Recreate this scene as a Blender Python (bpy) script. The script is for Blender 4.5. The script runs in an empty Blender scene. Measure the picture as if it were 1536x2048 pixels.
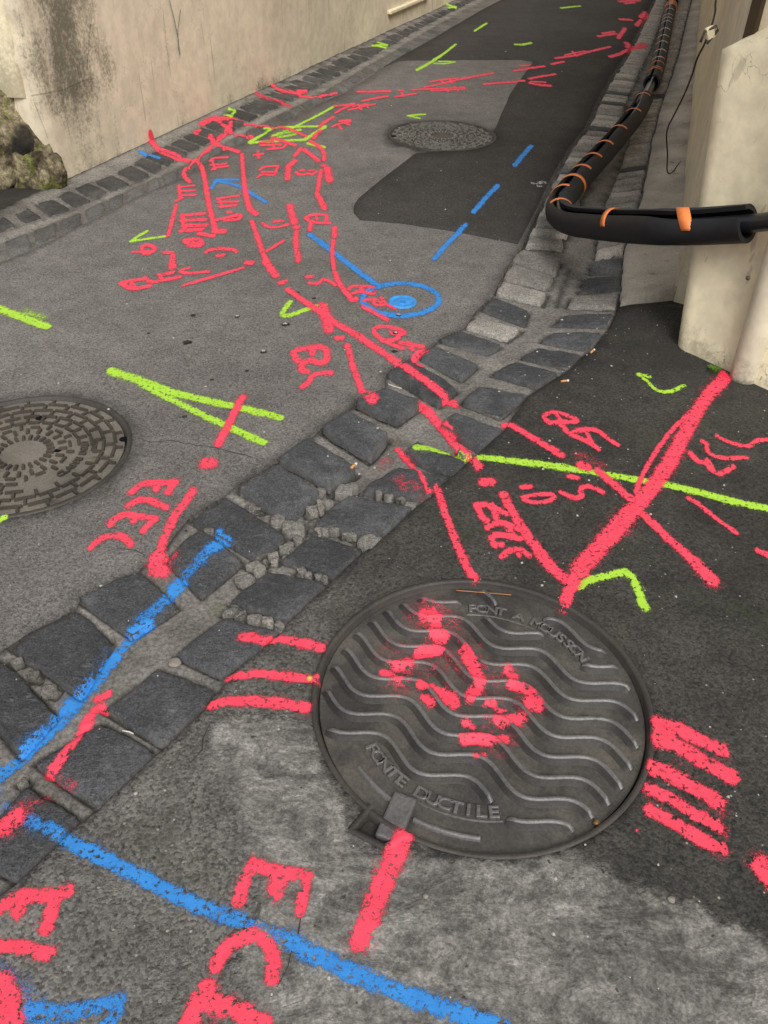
import bpy, bmesh, math, random
import numpy as np
from mathutils import Vector, noise, geometry
from mathutils.bvhtree import BVHTree
random.seed(7)
SC = bpy.context.scene
COL = SC.collection
# ------------------------------------------------------------------ camera, sky, sun, exposure
F, TH, RO, H = 1660.0, math.radians(39.4), math.radians(1.5), 1.5     # focal in photo pixels, pitch, roll, eye height
c_, s_ = math.cos(RO), math.sin(RO)
U0 = np.array([0, math.sin(TH), math.cos(TH)]); FW = np.array([0, math.cos(TH), -math.sin(TH)]); R0 = np.array([1., 0, 0])
RX = c_*R0 + s_*U0; UX = -s_*R0 + c_*U0
cam = bpy.data.cameras.new('camera'); cam.sensor_fit = 'VERTICAL'; cam.sensor_height = 24; cam.lens = 24*F/2048
cam.clip_start = 0.05; cam.clip_end = 500
co = bpy.data.objects.new('camera', cam); COL.objects.link(co)
from mathutils import Matrix
co.matrix_world = Matrix(((RX[0], UX[0], -FW[0], 0), (RX[1], UX[1], -FW[1], 0), (RX[2], UX[2], -FW[2], H), (0, 0, 0, 1)))
SC.camera = co
w = bpy.data.worlds.new('World'); SC.world = w; w.use_nodes = True
SUN_E, SUN_R = math.radians(50), math.radians(165)
nt = w.node_tree; bg = nt.nodes['Background']
sky = nt.nodes.new('ShaderNodeTexSky'); sky.sky_type = 'NISHITA'; sky.sun_disc = False
sky.sun_elevation = SUN_E; sky.sun_rotation = SUN_R; sky.air_density = 1.0; sky.dust_density = 4.0; sky.ozone_density = 1.0
hs = nt.nodes.new('ShaderNodeHueSaturation'); hs.inputs['Saturation'].default_value = 0.22
nt.links.new(sky.outputs[0], hs.inputs['Color']); nt.links.new(hs.outputs[0], bg.inputs[0]); bg.inputs[1].default_value = 0.125
sl = bpy.data.lights.new('sun', 'SUN'); sl.energy = 1.4; sl.angle = math.radians(26); sl.color = (1, .98, .95)
so = bpy.data.objects.new('sun', sl); COL.objects.link(so)
sd = Vector((math.sin(SUN_R)*math.cos(SUN_E), math.cos(SUN_R)*math.cos(SUN_E), math.sin(SUN_E)))   # towards the sun
so.rotation_euler = sd.to_track_quat('Z', 'Y').to_euler()
SC.view_settings.view_transform = 'Standard'; SC.view_settings.look = 'None'
SC.view_settings.exposure = 0.14; SC.view_settings.gamma = 1.0

# ------------------------------------------------------------------ photo pixel -> world helpers
def ray(u, v): return (u-768)/F*RX + (1024-v)/F*UX + FW
def G(u, v, z=0.0):
    d = ray(u, v); t = (z-H)/d[2]; return np.array([0, 0, H]) + t*d
def at_depth(u, v, dep): return np.array([0, 0, H]) + dep*ray(u, v)
def hit(u, v, p0, n):
    d = ray(u, v); o = np.array([0, 0, H]); t = np.dot(np.array(p0)-o, n)/np.dot(d, n); return o + t*d
def depth(p): return float(np.dot(np.array(p)-np.array([0, 0, H]), FW))
def PX(s): return [tuple(float(a) for a in q.split(',')) for q in s.split()]
def gp(s): return [tuple(G(*p)[:2]) for p in PX(s)]

def seg_dist(X, Y, pts):
    best = np.full(X.shape, 1e9)
    if len(pts) == 1: return np.hypot(X-pts[0][0], Y-pts[0][1])
    for (ax, ay), (bx, by) in zip(pts[:-1], pts[1:]):
        dx, dy = bx-ax, by-ay; L = dx*dx+dy*dy+1e-12
        t = np.clip(((X-ax)*dx+(Y-ay)*dy)/L, 0, 1)
        best = np.minimum(best, np.hypot(X-ax-t*dx, Y-ay-t*dy))
    return best
def inside(X, Y, poly):
    r = np.zeros(X.shape, bool); n = len(poly)
    for i in range(n):
        x1, y1 = poly[i]; x2, y2 = poly[(i+1) % n]
        if y1 == y2: continue
        cnd = ((y1 > Y) != (y2 > Y)) & (X < (x2-x1)*(Y-y1)/(y2-y1)+x1)
        r ^= cnd
    return r
def sst(a, b, x):
    t = np.clip((x-a)/(b-a), 0, 1); return t*t*(3-2*t)

STREET = np.array([.29, .957])                                        # the street runs this way, uphill out of frame
CENTRE = gp('-180,1700 30,1500 160,1385 270,1262 400,1175 520,1110 600,1040 720,930 830,850 930,790 1000,720 1060,665 1110,600 1150,540 1185,440 1225,370 1265,280 1285,200 1310,120 1330,50 1345,0')
CENTRE.append(tuple(np.array(CENTRE[-1])+STREET*8))
def zg(X, Y):
    X = np.asarray(X, float); Y = np.asarray(Y, float)
    d = seg_dist(X, Y, CENTRE)
    z = -0.022*np.clip(1-d/.30, 0, 1)
    return z + .003*np.sin(X*2.1+Y*1.3)*np.sin(Y*1.7-X*.8)
def GZ(u, v, up=0.0):
    z = 0.0
    for _ in range(4):
        p = G(u, v, z); z = float(zg(p[0], p[1]))+up
    return np.array([p[0], p[1], z])

# ------------------------------------------------------------------ object helpers
def mesh_obj(name, verts, faces, mat=None, parent=None, smooth=True, mats=None, midx=None):
    me = bpy.data.meshes.new(name); me.from_pydata([tuple(v) for v in verts], [], [tuple(f) for f in faces])
    o = bpy.data.objects.new(name, me); COL.objects.link(o)
    for m in (mats or ([mat] if mat else [])): me.materials.append(m)
    if midx is not None: me.polygons.foreach_set('material_index', midx)
    if smooth: me.polygons.foreach_set('use_smooth', [True]*len(me.polygons))
    if parent: o.parent = parent
    me.update()
    return o
def bm_obj(name, bm, mat, parent=None, smooth=False):
    me = bpy.data.meshes.new(name); bmesh.ops.recalc_face_normals(bm, faces=bm.faces); bm.to_mesh(me); bm.free()
    o = bpy.data.objects.new(name, me); COL.objects.link(o); me.materials.append(mat)
    if smooth: me.polygons.foreach_set('use_smooth', [True]*len(me.polygons))
    if parent: o.parent = parent
    return o
def attr(o, name, vals):
    a = o.data.attributes.new(name, 'FLOAT', 'POINT'); a.data.foreach_set('value', np.asarray(vals, dtype=np.float32))
def tag(o, label=None, cat=None, group=None, kind=None):
    for k, v in (('label', label), ('category', cat), ('group', group), ('kind', kind)):
        if v: o[k] = v
    return o
def empty(name, loc):
    o = bpy.data.objects.new(name, None); COL.objects.link(o); o.location = tuple(float(a) for a in loc); o.empty_display_size = .05
    return o
def adopt(o, parent):                                                 # parent a mesh written in world coordinates
    o.parent = parent; o.matrix_parent_inverse = Matrix.Translation(-parent.location) if parent.type == 'EMPTY' else Matrix.Identity(4)
    return o

# ------------------------------------------------------------------ node helpers
def lin(r, g, b):
    f = lambda c: (c/255/12.92) if c/255 <= .04045 else ((c/255+.055)/1.055)**2.4
    return (f(r), f(g), f(b), 1)
class NT:
    def __init__(s, name, rough=.9, spec=.3):
        s.m = bpy.data.materials.new(name); s.m.use_nodes = True; s.t = s.m.node_tree
        s.p = s.t.nodes['Principled BSDF']; s.p.inputs['Roughness'].default_value = rough
        s.p.inputs['Specular IOR Level'].default_value = spec
        s.pos = s.t.nodes.new('ShaderNodeNewGeometry').outputs['Position']
    def L(s, a, b): s.t.links.new(a, b)
    def set(s, sock, v):
        if hasattr(v, 'is_output') or isinstance(v, bpy.types.NodeSocket): s.L(v, sock)
        else: sock.default_value = v
    def mapping(s, scale=(1, 1, 1), rot=(0, 0, 0), src=None):
        n = s.t.nodes.new('ShaderNodeMapping'); n.inputs['Scale'].default_value = scale; n.inputs['Rotation'].default_value = rot
        s.L(src or s.pos, n.inputs[0]); return n.outputs[0]
    def noise(s, scale, detail=4, rough=.55, src=None, dist=0.0, w=None):
        n = s.t.nodes.new('ShaderNodeTexNoise'); n.inputs['Scale'].default_value = scale; n.inputs['Detail'].default_value = detail
        n.inputs['Roughness'].default_value = rough; n.inputs['Distortion'].default_value = dist
        s.L(src or s.pos, n.inputs['Vector']); return n.outputs['Fac']
    def vor(s, scale, feature='F1', out='Distance', src=None, rnd=1.0):
        n = s.t.nodes.new('ShaderNodeTexVoronoi'); n.feature = feature; n.inputs['Scale'].default_value = scale
        n.inputs['Randomness'].default_value = rnd
        s.L(src or s.pos, n.inputs['Vector']); return n.outputs[out]
    def ramp(s, x, a, b, lo=0.0, hi=1.0, smooth=True):
        n = s.t.nodes.new('ShaderNodeMapRange'); n.interpolation_type = 'SMOOTHSTEP' if smooth else 'LINEAR'
        s.L(x, n.inputs[0])
        for i, v in zip((1, 2, 3, 4), (a, b, lo, hi)): n.inputs[i].default_value = v
        return n.outputs[0]
    def math(s, op, a, b=0.0, c=None):
        n = s.t.nodes.new('ShaderNodeMath'); n.operation = op; s.set(n.inputs[0], a); s.set(n.inputs[1], b)
        if c is not None: s.set(n.inputs[2], c)
        return n.outputs[0]
    def mix(s, f, a, b, mode='MIX'):
        n = s.t.nodes.new('ShaderNodeMix'); n.data_type = 'RGBA'; n.blend_type = mode
        s.set(n.inputs['Factor'], f); s.set(n.inputs[6], a); s.set(n.inputs[7], b); return n.outputs[2]
    def attr(s, name):
        n = s.t.nodes.new('ShaderNodeAttribute'); n.attribute_name = name; return n.outputs['Fac']
    def grey(s, x):
        n = s.t.nodes.new('ShaderNodeCombineColor'); [s.L(x, n.inputs[i]) for i in range(3)]; return n.outputs[0]
    def xyz(s, src=None):
        n = s.t.nodes.new('ShaderNodeSeparateXYZ'); s.L(src or s.pos, n.inputs[0]); return n.outputs
    def scale(s, col, x): return s.mix(1.0, col, s.grey(x), 'MULTIPLY')
    def col(s, c): s.set(s.p.inputs['Base Color'], c)
    def bump(s, h, strength=.5, dist=.003, nrm=None):
        n = s.t.nodes.new('ShaderNodeBump'); n.inputs['Strength'].default_value = strength; n.inputs['Distance'].default_value = dist
        s.L(h, n.inputs['Height'])
        if nrm is not None: s.L(nrm, n.inputs['Normal'])
        s.L(n.outputs[0], s.p.inputs['Normal']); return n.outputs[0]
def W(v): return (v, v, v, 1)

# ------------------------------------------------------------------ materials
def asphalt(name, base, fleck=.5, pit=.6, mott=.35, agg=230, cement=False, moss=False):
    n = NT(name, .88, .35)
    big = n.noise(.9, 4, .6); mid = n.noise(9, 5, .6); fine = n.noise(95, 4, .65)
    if cement: base = n.mix(n.attr('pale'), base, lin(104, 101, 96))
    cell = n.vor(agg, out='Color'); cd = n.vor(agg)
    cs = n.t.nodes.new('ShaderNodeSeparateColor'); n.L(cell, cs.inputs[0])
    c = n.scale(base, n.ramp(big, .25, .75, 1-mott, 1+mott))
    c = n.scale(c, n.ramp(mid, .25, .75, 1-mott*.7, 1+mott*.7))
    c = n.scale(c, n.ramp(cs.outputs[0], 0, 1, 1-fleck*.8, 1+fleck*.8, False))
    pitm = n.ramp(fine, .30, .46, 0, 1)                               # 0 in the pits
    c = n.scale(c, n.ramp(fine, .28, .50, 1-pit, 1.08))
    sp = n.vor(95, out='Color'); sps = n.t.nodes.new('ShaderNodeSeparateColor'); n.L(sp, sps.inputs[0])
    spd = n.vor(95)
    spk = n.math('MULTIPLY', n.ramp(sps.outputs[1], .978, .986), n.ramp(spd, .28, .20))
    c = n.mix(n.math('MULTIPLY', spk, .55), c, lin(190, 184, 172))
    h = n.math('ADD', n.math('MULTIPLY', fine, 1.0), n.math('MULTIPLY', cd, -.45))
    strength = .75
    if moss:
        mo = n.math('MULTIPLY', n.ramp(n.noise(3.2, 4), .52, .70), n.ramp(n.noise(40, 3), .4, .65))
        c = n.mix(n.math('MULTIPLY', mo, .55), c, lin(58, 66, 38))
    if cement:
        a = n.attr('cement')
        big2 = n.noise(5.5, 6, .62, dist=.8); tr = n.math('ADD', n.math('MULTIPLY', n.noise(7, 6, .62, src=n.mapping((1, 1.9, 1), (0, 0, .8)), dist=1.6), .7), n.math('MULTIPLY', n.noise(24, 5, .65, dist=.8), .3))
        f = n.math('ADD', n.math('MULTIPLY', a, 1.15), n.math('ADD', n.math('MULTIPLY_ADD', big2, 1.3, -.68), n.math('MULTIPLY_ADD', n.noise(38, 4, .65), .9, -.45)))
        f = n.ramp(f, .30, .72)
        cc = n.scale(lin(128, 125, 119), n.ramp(tr, .34, .64, .58, 1.3))
        cc = n.scale(cc, n.ramp(n.noise(120, 3, .6), .3, .7, .72, 1.22))
        sm = n.noise(5, 5, .6, dist=2.6); sm2 = n.noise(11, 5, .6, src=n.mapping((1, 1.6, 1), (0, 0, -.5)), dist=2.0)
        wv = n.t.nodes.new('ShaderNodeTexNoise'); wv.inputs['Scale'].default_value = 12; wv.inputs['Detail'].default_value = 5; n.L(n.pos, wv.inputs['Vector'])
        w1 = n.t.nodes.new('ShaderNodeVectorMath'); w1.operation = 'SCALE'; w1.inputs['Scale'].default_value = .16; n.L(wv.outputs['Color'], w1.inputs[0])
        w2 = n.t.nodes.new('ShaderNodeVectorMath'); w2.operation = 'ADD'; n.L(n.pos, w2.inputs[0]); n.L(w1.outputs[0], w2.inputs[1])
        fl = n.vor(11, out='Color', src=n.mapping((1, 1.5, 1), (0, 0, .6), w2.outputs[0])); fs = n.t.nodes.new('ShaderNodeSeparateColor'); n.L(fl, fs.inputs[0])
        cc = n.scale(cc, n.ramp(fs.outputs[0], 0, 1, .80, 1.16, False))
        cc = n.scale(cc, n.ramp(sm, .48, .505, .84, 1.06)); cc = n.scale(cc, n.ramp(sm2, .505, .525, 1.04, .84))
        cc = n.scale(cc, n.ramp(n.noise(260, 2, .6), .3, .7, .78, 1.2))
        tr = n.math('ADD', tr, n.math('MULTIPLY', fs.outputs[0], .12))
        cc = n.mix(n.ramp(n.noise(62, 2, .5), .30, .25, 0, .8), cc, lin(44, 42, 40))
        cc = n.scale(cc, n.ramp(n.noise(2.6, 4), .3, .7, .8, 1.15))
        cr = n.vor(5.5, 'DISTANCE_TO_EDGE', src=None)
        cc = n.mix(n.math('MULTIPLY', n.ramp(n.noise(22, 4, .6, dist=2), .62, .70), .5), cc, lin(70, 68, 64))
        c = n.mix(f, c, cc)
        h = n.math('ADD', n.math('MULTIPLY', h, n.ramp(f, 0, 1, 1, .35)), n.math('MULTIPLY', n.math('MULTIPLY', tr, f), 4.5))
    c = n.mix(n.math('MULTIPLY', n.attr('stain'), n.ramp(n.noise(18, 4), .35, .6, .4, 1)), c, lin(40, 38, 36))
    n.col(c); n.bump(h, strength, .0045)
    return n.m
M_ROAD = asphalt('grey_asphalt', lin(111, 107, 103), .5, .45, .22)
M_DARK = asphalt('dark_asphalt', lin(62, 59, 56), .55, .5, .22)
M_APRON = asphalt('rough_dark_asphalt', lin(61, 59, 55), .55, .68, .38, 190, cement=True, moss=True)
M_GROUND = asphalt('distant_ground', lin(90, 88, 84))
def mortar(name, base):
    n = NT(name, .95, .2)
    c = n.scale(base, n.ramp(n.noise(6, 5, .6), .3, .7, .75, 1.2))
    c = n.scale(c, n.ramp(n.noise(110, 3, .7), .3, .7, .6, 1.3))
    c = n.mix(n.ramp(n.noise(4.2, 4), .56, .74, 0, .35), c, lin(84, 76, 66))
    c = n.mix(n.math('MULTIPLY', n.ramp(n.noise(9, 4), .60, .70), .35), c, lin(88, 92, 68))
    c = n.mix(n.attr('dirt'), c, lin(38, 35, 31))
    n.col(c); n.bump(n.math('ADD', n.noise(120, 4, .7), n.noise(40, 3)), .9, .004)
    return n.m
M_MORTAR = mortar('sandy_mortar', lin(124, 120, 114))
M_MORTAR_E = mortar('grey_edge_mortar', lin(142, 137, 129))
def stone(name, base, pale, var=.22):
    n = NT(name, .72, .4)
    rnd = n.t.nodes.new('ShaderNodeObjectInfo').outputs['Random']
    c = n.scale(base, n.ramp(rnd, 0, 1, 1-var, 1+var, False))
    c = n.scale(c, n.ramp(n.noise(7, 5, .6), .3, .7, .78, 1.22))
    c = n.scale(c, n.ramp(n.noise(230, 3, .75), .3, .7, .45, 1.6))
    c = n.scale(c, n.ramp(n.noise(80, 4, .7), .3, .7, .72, 1.3))
    sc = n.noise(30, 5, .65, src=n.mapping((1, 3.5, 1), (0, 0, .6)), dist=1.0)
    c = n.mix(n.ramp(sc, .56, .72, 0, .55), c, pale)
    c = n.mix(n.math('MULTIPLY', n.ramp(n.noise(3.5, 5, .65), .52, .66), n.ramp(n.noise(60, 4, .7), .38, .62)), c, n.mix(.5, c, pale))
    c = n.mix(n.math('MULTIPLY', n.attr('rim'), n.ramp(n.noise(25, 4), .35, .6, .1, .7)), c, lin(112, 109, 104))
    n.col(c); n.bump(n.math('ADD', n.noise(150, 4, .7), n.math('MULTIPLY', sc, .9)), 1.0, .005)
    return n.m
M_STONE = stone('blue_grey_stone', lin(73, 74, 76), lin(125, 126, 126))
M_STONE_PALE = stone('worn_grey_stone', lin(150, 145, 137), lin(188, 183, 174), .36)
M_STONE_EDGE = stone('dark_edge_stone', lin(72, 70, 68), lin(110, 107, 102))
M_STONE_FLUSH = stone('asphalt_smeared_stone', lin(96, 94, 91), lin(120, 116, 110))
M_JOINT = stone('pale_joint_stone', lin(124, 120, 113), lin(146, 142, 134))
def plaster(name, base, stain_col, amount, streak=True, crack=.5, mask=None):
    n = NT(name, .92, .2)
    src = n.pos
    c = n.scale(base, n.ramp(n.noise(1.1, 4, .6), .3, .7, .88, 1.10))
    c = n.scale(c, n.ramp(n.noise(14, 5, .6), .3, .7, .90, 1.08))
    st = n.noise(9, 6, .65, src=n.mapping((1, 1, .14)), dist=.4)
    patch = n.noise(2.3, 5, .65)
    gr = n.noise(60, 4, .7)
    f = n.math('ADD', n.math('MULTIPLY', st, .65), n.math('ADD', n.math('MULTIPLY', patch, .95), n.math('MULTIPLY', gr, .65)))
    if mask: f = n.math('ADD', f, n.math('MULTIPLY', n.attr('stain'), mask))
    f = n.ramp(f, 1.33, 1.75, 0, amount)
    c = n.mix(f, c, stain_col)
    sl_ = n.noise(26, 3, .5, src=n.mapping((1, 1, .06), (0, .06, 0)))
    c = n.mix(n.ramp(sl_, .67, .71, 0, .28), c, lin(96, 88, 72))
    e = n.vor(3.2, 'DISTANCE_TO_EDGE', src=n.mapping((1, 1, 1)))
    if crack:
        wob = n.t.nodes.new('ShaderNodeVectorMath'); wob.operation = 'ADD'
        nn = n.t.nodes.new('ShaderNodeTexNoise'); nn.inputs['Scale'].default_value = 9; nn.inputs['Detail'].default_value = 4; n.L(n.pos, nn.inputs['Vector'])
        sc_ = n.t.nodes.new('ShaderNodeVectorMath'); sc_.operation = 'SCALE'; sc_.inputs['Scale'].default_value = .35; n.L(nn.outputs['Color'], sc_.inputs[0])
        n.L(n.pos, wob.inputs[0]); n.L(sc_.outputs[0], wob.inputs[1])
        e = n.vor(4.5, 'DISTANCE_TO_EDGE', src=wob.outputs[0])
        ck = n.math('MULTIPLY', n.ramp(e, .012, .002), n.ramp(n.noise(3, 3), .50, .57))
        c = n.mix(n.math('MULTIPLY', ck, crack), c, lin(90, 80, 62))
    n.col(c); n.bump(n.math('ADD', n.noise(45, 5, .65), n.math('MULTIPLY', n.noise(7, 4), 2.0)), .35, .006)
    return n.m
M_WALL = plaster('beige_plaster', lin(226, 212, 185), lin(88, 86, 70), .85, mask=.62, crack=.25)
M_CREAM = plaster('cream_plaster', lin(238, 225, 192), lin(150, 138, 112), .62, mask=.7, crack=.5)
M_GRIM = plaster('grimy_plaster', lin(216, 204, 178), lin(120, 108, 86), .42, mask=.6, crack=.3)
M_PIPE = plaster('dirty_painted_pipe', lin(214, 203, 178), lin(124, 117, 102), .85, mask=.6, crack=0)
def simple(name, colr, rough=.6, spec=.4, vary=.15, nsc=30, bump=.2, bd=.002, metal=0):
    n = NT(name, rough, spec); n.p.inputs['Metallic'].default_value = metal
    c = n.scale(colr, n.ramp(n.noise(nsc, 4, .6), .3, .7, 1-vary, 1+vary)); n.col(c); n.bump(n.noise(nsc*5, 4), bump, bd)
    return n.m
def iron(name, base, dust, amt, rough=.55):
    n = NT(name, rough, .5)
    c = n.scale(base, n.ramp(n.noise(5, 5, .6), .3, .7, .75, 1.25))
    c = n.mix(n.ramp(n.noise(7, 5, .65, dist=.5), .42, .66, 0, amt), c, dust)
    c = n.mix(n.ramp(n.noise(11, 4, .6), .60, .70, 0, .55), c, lin(48, 47, 48))
    c = n.scale(c, n.ramp(n.noise(160, 3, .7), .3, .7, .8, 1.2))
    n.col(c); n.bump(n.noise(180, 4, .7), .5, .002); n.p.inputs['Metallic'].default_value = .15
    return n.m
M_IRON = iron('rusty_cast_iron', lin(76, 73, 69), lin(108, 102, 92), .7, .42)
M_RIB = iron('worn_iron', lin(104, 102, 101), lin(116, 111, 104), .4, .38)
M_IRON2 = iron('dusty_cast_iron', lin(114, 108, 99), lin(128, 121, 110), .7, .7)
M_BAR2 = iron('dark_dirty_iron', lin(66, 60, 52), lin(84, 76, 66), .5, .7)
M_IRON3 = iron('dark_cast_iron', lin(62, 59, 55), lin(80, 76, 70), .6, .42)
M_BAR3 = iron('polished_iron', lin(112, 110, 106), lin(120, 116, 108), .4, .26)
M_GRIME_SHADE = iron('grime_and_shade_iron', lin(58, 55, 52), lin(76, 71, 64), .5, .6)  # rib flanks: grime, plus the shade beside each rib put into the colour
M_FRAME = iron('dark_frame_iron', lin(64, 60, 56), lin(84, 78, 70), .5, .6)
def foam(name, base):
    n = NT(name, .62, .45); c = n.scale(base, n.ramp(n.noise(30, 4), .3, .7, .8, 1.25)); n.col(c); n.bump(n.noise(260, 3), .25, .001); return n.m
M_FOAM = foam('black_foam', lin(27, 27, 30))
M_INNER = simple('black_polyethylene', lin(34, 34, 38), .28, .5, .1, 20, .05)
M_TAPE = simple('orange_tape', lin(236, 134, 72), .45, .4, .12, 18, .1)
M_TAPE_PALE = simple('glare_on_orange_tape', lin(222, 190, 170), .4, .4, .12, 18, .1)  # light reflecting off the far tape bands, put into a pale colour
M_WIRE = simple('old_wire', lin(62, 54, 42), .7, .3)
M_RUST = simple('rusty_bracket', lin(96, 84, 66), .7, .4, .4, 60, .4)
M_WOOD = plaster('peeling_brown_wood', lin(66, 54, 40), lin(196, 180, 150), .9, mask=0, crack=0)
def concrete():
    n = NT('worn_concrete', .92, .2)
    c = n.scale(lin(178, 170, 157), n.ramp(n.noise(3.0, 5, .6), .3, .7, .72, 1.18))
    c = n.scale(c, n.ramp(n.noise(120, 3, .7), .3, .7, .82, 1.15))
    c = n.mix(n.ramp(n.noise(14, 4, .6, dist=.6), .60, .72, 0, .6), c, lin(92, 86, 78))
    n.col(c); n.bump(n.math('ADD', n.noise(90, 4, .7), n.math('MULTIPLY', n.noise(9, 4), 2)), .6, .004); return n.m
M_CONC = concrete()
def rock():
    n = NT('mossy_rock', .9, .3)
    c = n.mix(n.ramp(n.noise(6, 5, .65), .38, .62), lin(70, 62, 46), lin(176, 162, 130))
    c = n.mix(n.ramp(n.noise(9, 5, .7), .48, .60, 0, .8), c, lin(122, 126, 62))
    c = n.scale(c, n.ramp(n.noise(45, 5, .75), .3, .7, .45, 1.5))
    c = n.mix(n.ramp(n.noise(14, 4, .7), .64, .70, 0, .9), c, lin(196, 188, 164))
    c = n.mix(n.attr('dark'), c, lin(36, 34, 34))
    n.col(c); n.bump(n.math('ADD', n.noise(30, 6, .7), n.noise(110, 4, .7)), 1.0, .012); return n.m
M_ROCK = rock()
def paint(name, colr, dark):
    n = NT(name, .62, .35)
    cov = n.attr('cov')
    fine = n.noise(95, 4, .65)                                       # the same pits as in the asphalt
    sp = n.noise(420, 2, .6); mid = n.noise(34, 3, .6)
    x = n.math('ADD', cov, n.math('MULTIPLY_ADD', sp, 1.5, -.75))
    x = n.math('ADD', x, n.math('MULTIPLY_ADD', mid, .9, -.45))
    x = n.math('ADD', x, n.math('MULTIPLY_ADD', n.noise(150, 3, .6), .5, -.25))
    x = n.math('ADD', x, n.math('MULTIPLY_ADD', n.noise(8, 3, .6), .7, -.36))
    x = n.math('ADD', x, n.ramp(fine, .34, .50, -.72, .10))
    a = n.ramp(x, .24, .78)
    n.set(n.p.inputs['Alpha'], a)
    c = n.mix(n.ramp(n.noise(22, 4, .6), .35, .7, 0, .45), colr, dark)
    c = n.mix(n.ramp(x, .35, 1.0, .55, 0), c, dark)
    n.col(c); n.bump(fine, .5, .003)
    return n.m
M_RED = paint('fluorescent_red_paint', (.95, .076, .130, 1), (.82, .045, .082, 1))
M_NEON = paint('fluorescent_green_paint', (.44, .74, .06, 1), (.36, .62, .04, 1))
M_BLUE = paint('blue_paint', (.042, .27, .70, 1), (.025, .18, .52, 1))
M_WHITE = paint('white_splash', (.75, .73, .68, 1), (.6, .58, .54, 1))
PAINT = {'w': M_WHITE, 'r': M_RED, 'g': M_NEON, 'b': M_BLUE}
GROUND_MESHES = []

# ------------------------------------------------------------------ ground sheets
def resample(poly, step, jit=0.0, closed=True):
    out = []; n = len(poly)
    for i in range(n if closed else n-1):
        a = np.array(poly[i]); b = np.array(poly[(i+1) % n]); k = max(1, int(np.hypot(*(b-a))/step(a[1]) if callable(step) else np.hypot(*(b-a))/step))
        for j in range(k):
            p = a+(b-a)*j/k
            if jit and p[1] < 8:
                q = noise.noise_vector(Vector((p[0]*28, p[1]*28, 3)))*jit; p = p+np.array([q.x, q.y])
            out.append((float(p[0]), float(p[1])))
    return out
def near_step(y): return .025 if y < 2.6 else (.05 if y < 4.6 else .14)
def sheet(name, poly, mat, zoff=0.0, holes=(), jit=.004, zfun=zg, skirt=.06, spacing=None, rough=0.0):
    spacing = spacing or near_step
    poly = resample(poly, lambda y: max(spacing(y), .012), jit)
    xs = [p[0] for p in poly]; ys = [p[1] for p in poly]
    pts = list(poly); edges = [(i, (i+1) % len(poly)) for i in range(len(poly))]
    for h in holes:
        k = len(pts); pts += h; edges += [(k+i, k+(i+1) % len(h)) for i in range(len(h))]
    y = min(ys); inner = []
    while y < max(ys):
        s = spacing(y); X = np.arange(min(xs), max(xs), s)+random.random()*s*.5; Y = np.full(X.shape, y)
        ok = inside(X, Y, poly)
        d = seg_dist(X, Y, poly+[poly[0]]) if ok.any() else X
        ok &= d > s*.55
        for h in holes: ok &= ~inside(X, Y, h)
        inner += list(zip(X[ok].tolist(), Y[ok].tolist())); y += s
    pts += inner
    r = geometry.delaunay_2d_cdt([Vector(p) for p in pts], edges, [], 0, 1e-5)
    V = np.array([(v.x, v.y) for v in r[0]]); Fc = np.array([f for f in r[2]])
    C = V[Fc].mean(1); ok = inside(C[:, 0], C[:, 1], poly)
    for h in holes: ok &= ~inside(C[:, 0], C[:, 1], h)
    Fc = Fc[ok]
    a = V[Fc]; cr = (a[:, 1, 0]-a[:, 0, 0])*(a[:, 2, 1]-a[:, 0, 1])-(a[:, 1, 1]-a[:, 0, 1])*(a[:, 2, 0]-a[:, 0, 0])
    Fc[cr < 0] = Fc[cr < 0][:, ::-1]
    Z = zfun(V[:, 0], V[:, 1])+zoff
    verts = np.c_[V, Z].tolist(); faces = Fc.tolist()
    cnt = {}
    for f in faces:
        for i in range(3):
            e = (f[i], f[(i+1) % 3]); cnt[e] = 1
    low = {}
    if skirt:
        for (i, j) in list(cnt):
            if (j, i) not in cnt:
                for k in (i, j):
                    if k not in low: low[k] = len(verts); verts.append([verts[k][0], verts[k][1], verts[k][2]-skirt])
                faces.append([j, i, low[i], low[j]])
    o = mesh_obj(name, verts, faces, mat)
    tag(o, kind='structure'); GROUND_MESHES.append(o)
    return o
def circle(c, r, n=72): return [(c[0]+r*math.cos(2*math.pi*i/n), c[1]+r*math.sin(2*math.pi*i/n)) for i in range(n)]

MA = (0.229, 1.178, .376); MB = (-1.116, 2.075, .322); MC = (0.308, 5.622, .342)
ext = lambda p, d: tuple(np.array(p)+STREET*d)
GUT_L = gp('-120,1400 0,1299 15,1286 148,1210 156,1188 275,1136 322,1100 378,1029 450,984 470,966 555,913 615,874 640,845 693,817 708,796 768,774 772,741 817,715 836,709 868,688 878,676 922,657 947,629 957,614 987,588 999,557 1021,521 1044,493 1066,440 1100,370 1138,300 1172,257 1198,200 1225,150 1258,100 1282,50 1307,0')
GUT_L = [(-1.7, .35)]+GUT_L+[ext(GUT_L[-1], 7)]
GUT_R = gp('31,1764 165,1641 196,1621 314,1507 327,1498 408,1421 437,1385 482,1333 565,1265 582,1238 661,1164 672,1152 731,1098 766,1074 829,1014 857,995 897,957 934,924 964,899 1010,859 1032,822 1060,787 1080,774 1122,749 1139,738 1168,709 1183,702 1211,668 1221,655 1233,627 1240,612')
GUT_R = [(-1.2, .15)]+GUT_R
SIDE_L = gp('1240,612 1250,500 1285,400 1307,279 1324,210 1356,122 1375,40 1385,0'); SIDE_L.append(ext(SIDE_L[-1], 7))
WR0, WR1 = np.array(G(1345, 600)[:2]), np.array(G(1388, 0)[:2])        # foot of the right-hand wall
WR_END = WR1+STREET*7
WL0, WL1 = np.array(G(112, 375)[:2]), np.array(G(892, 11)[:2])         # foot of the left-hand wall
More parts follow.
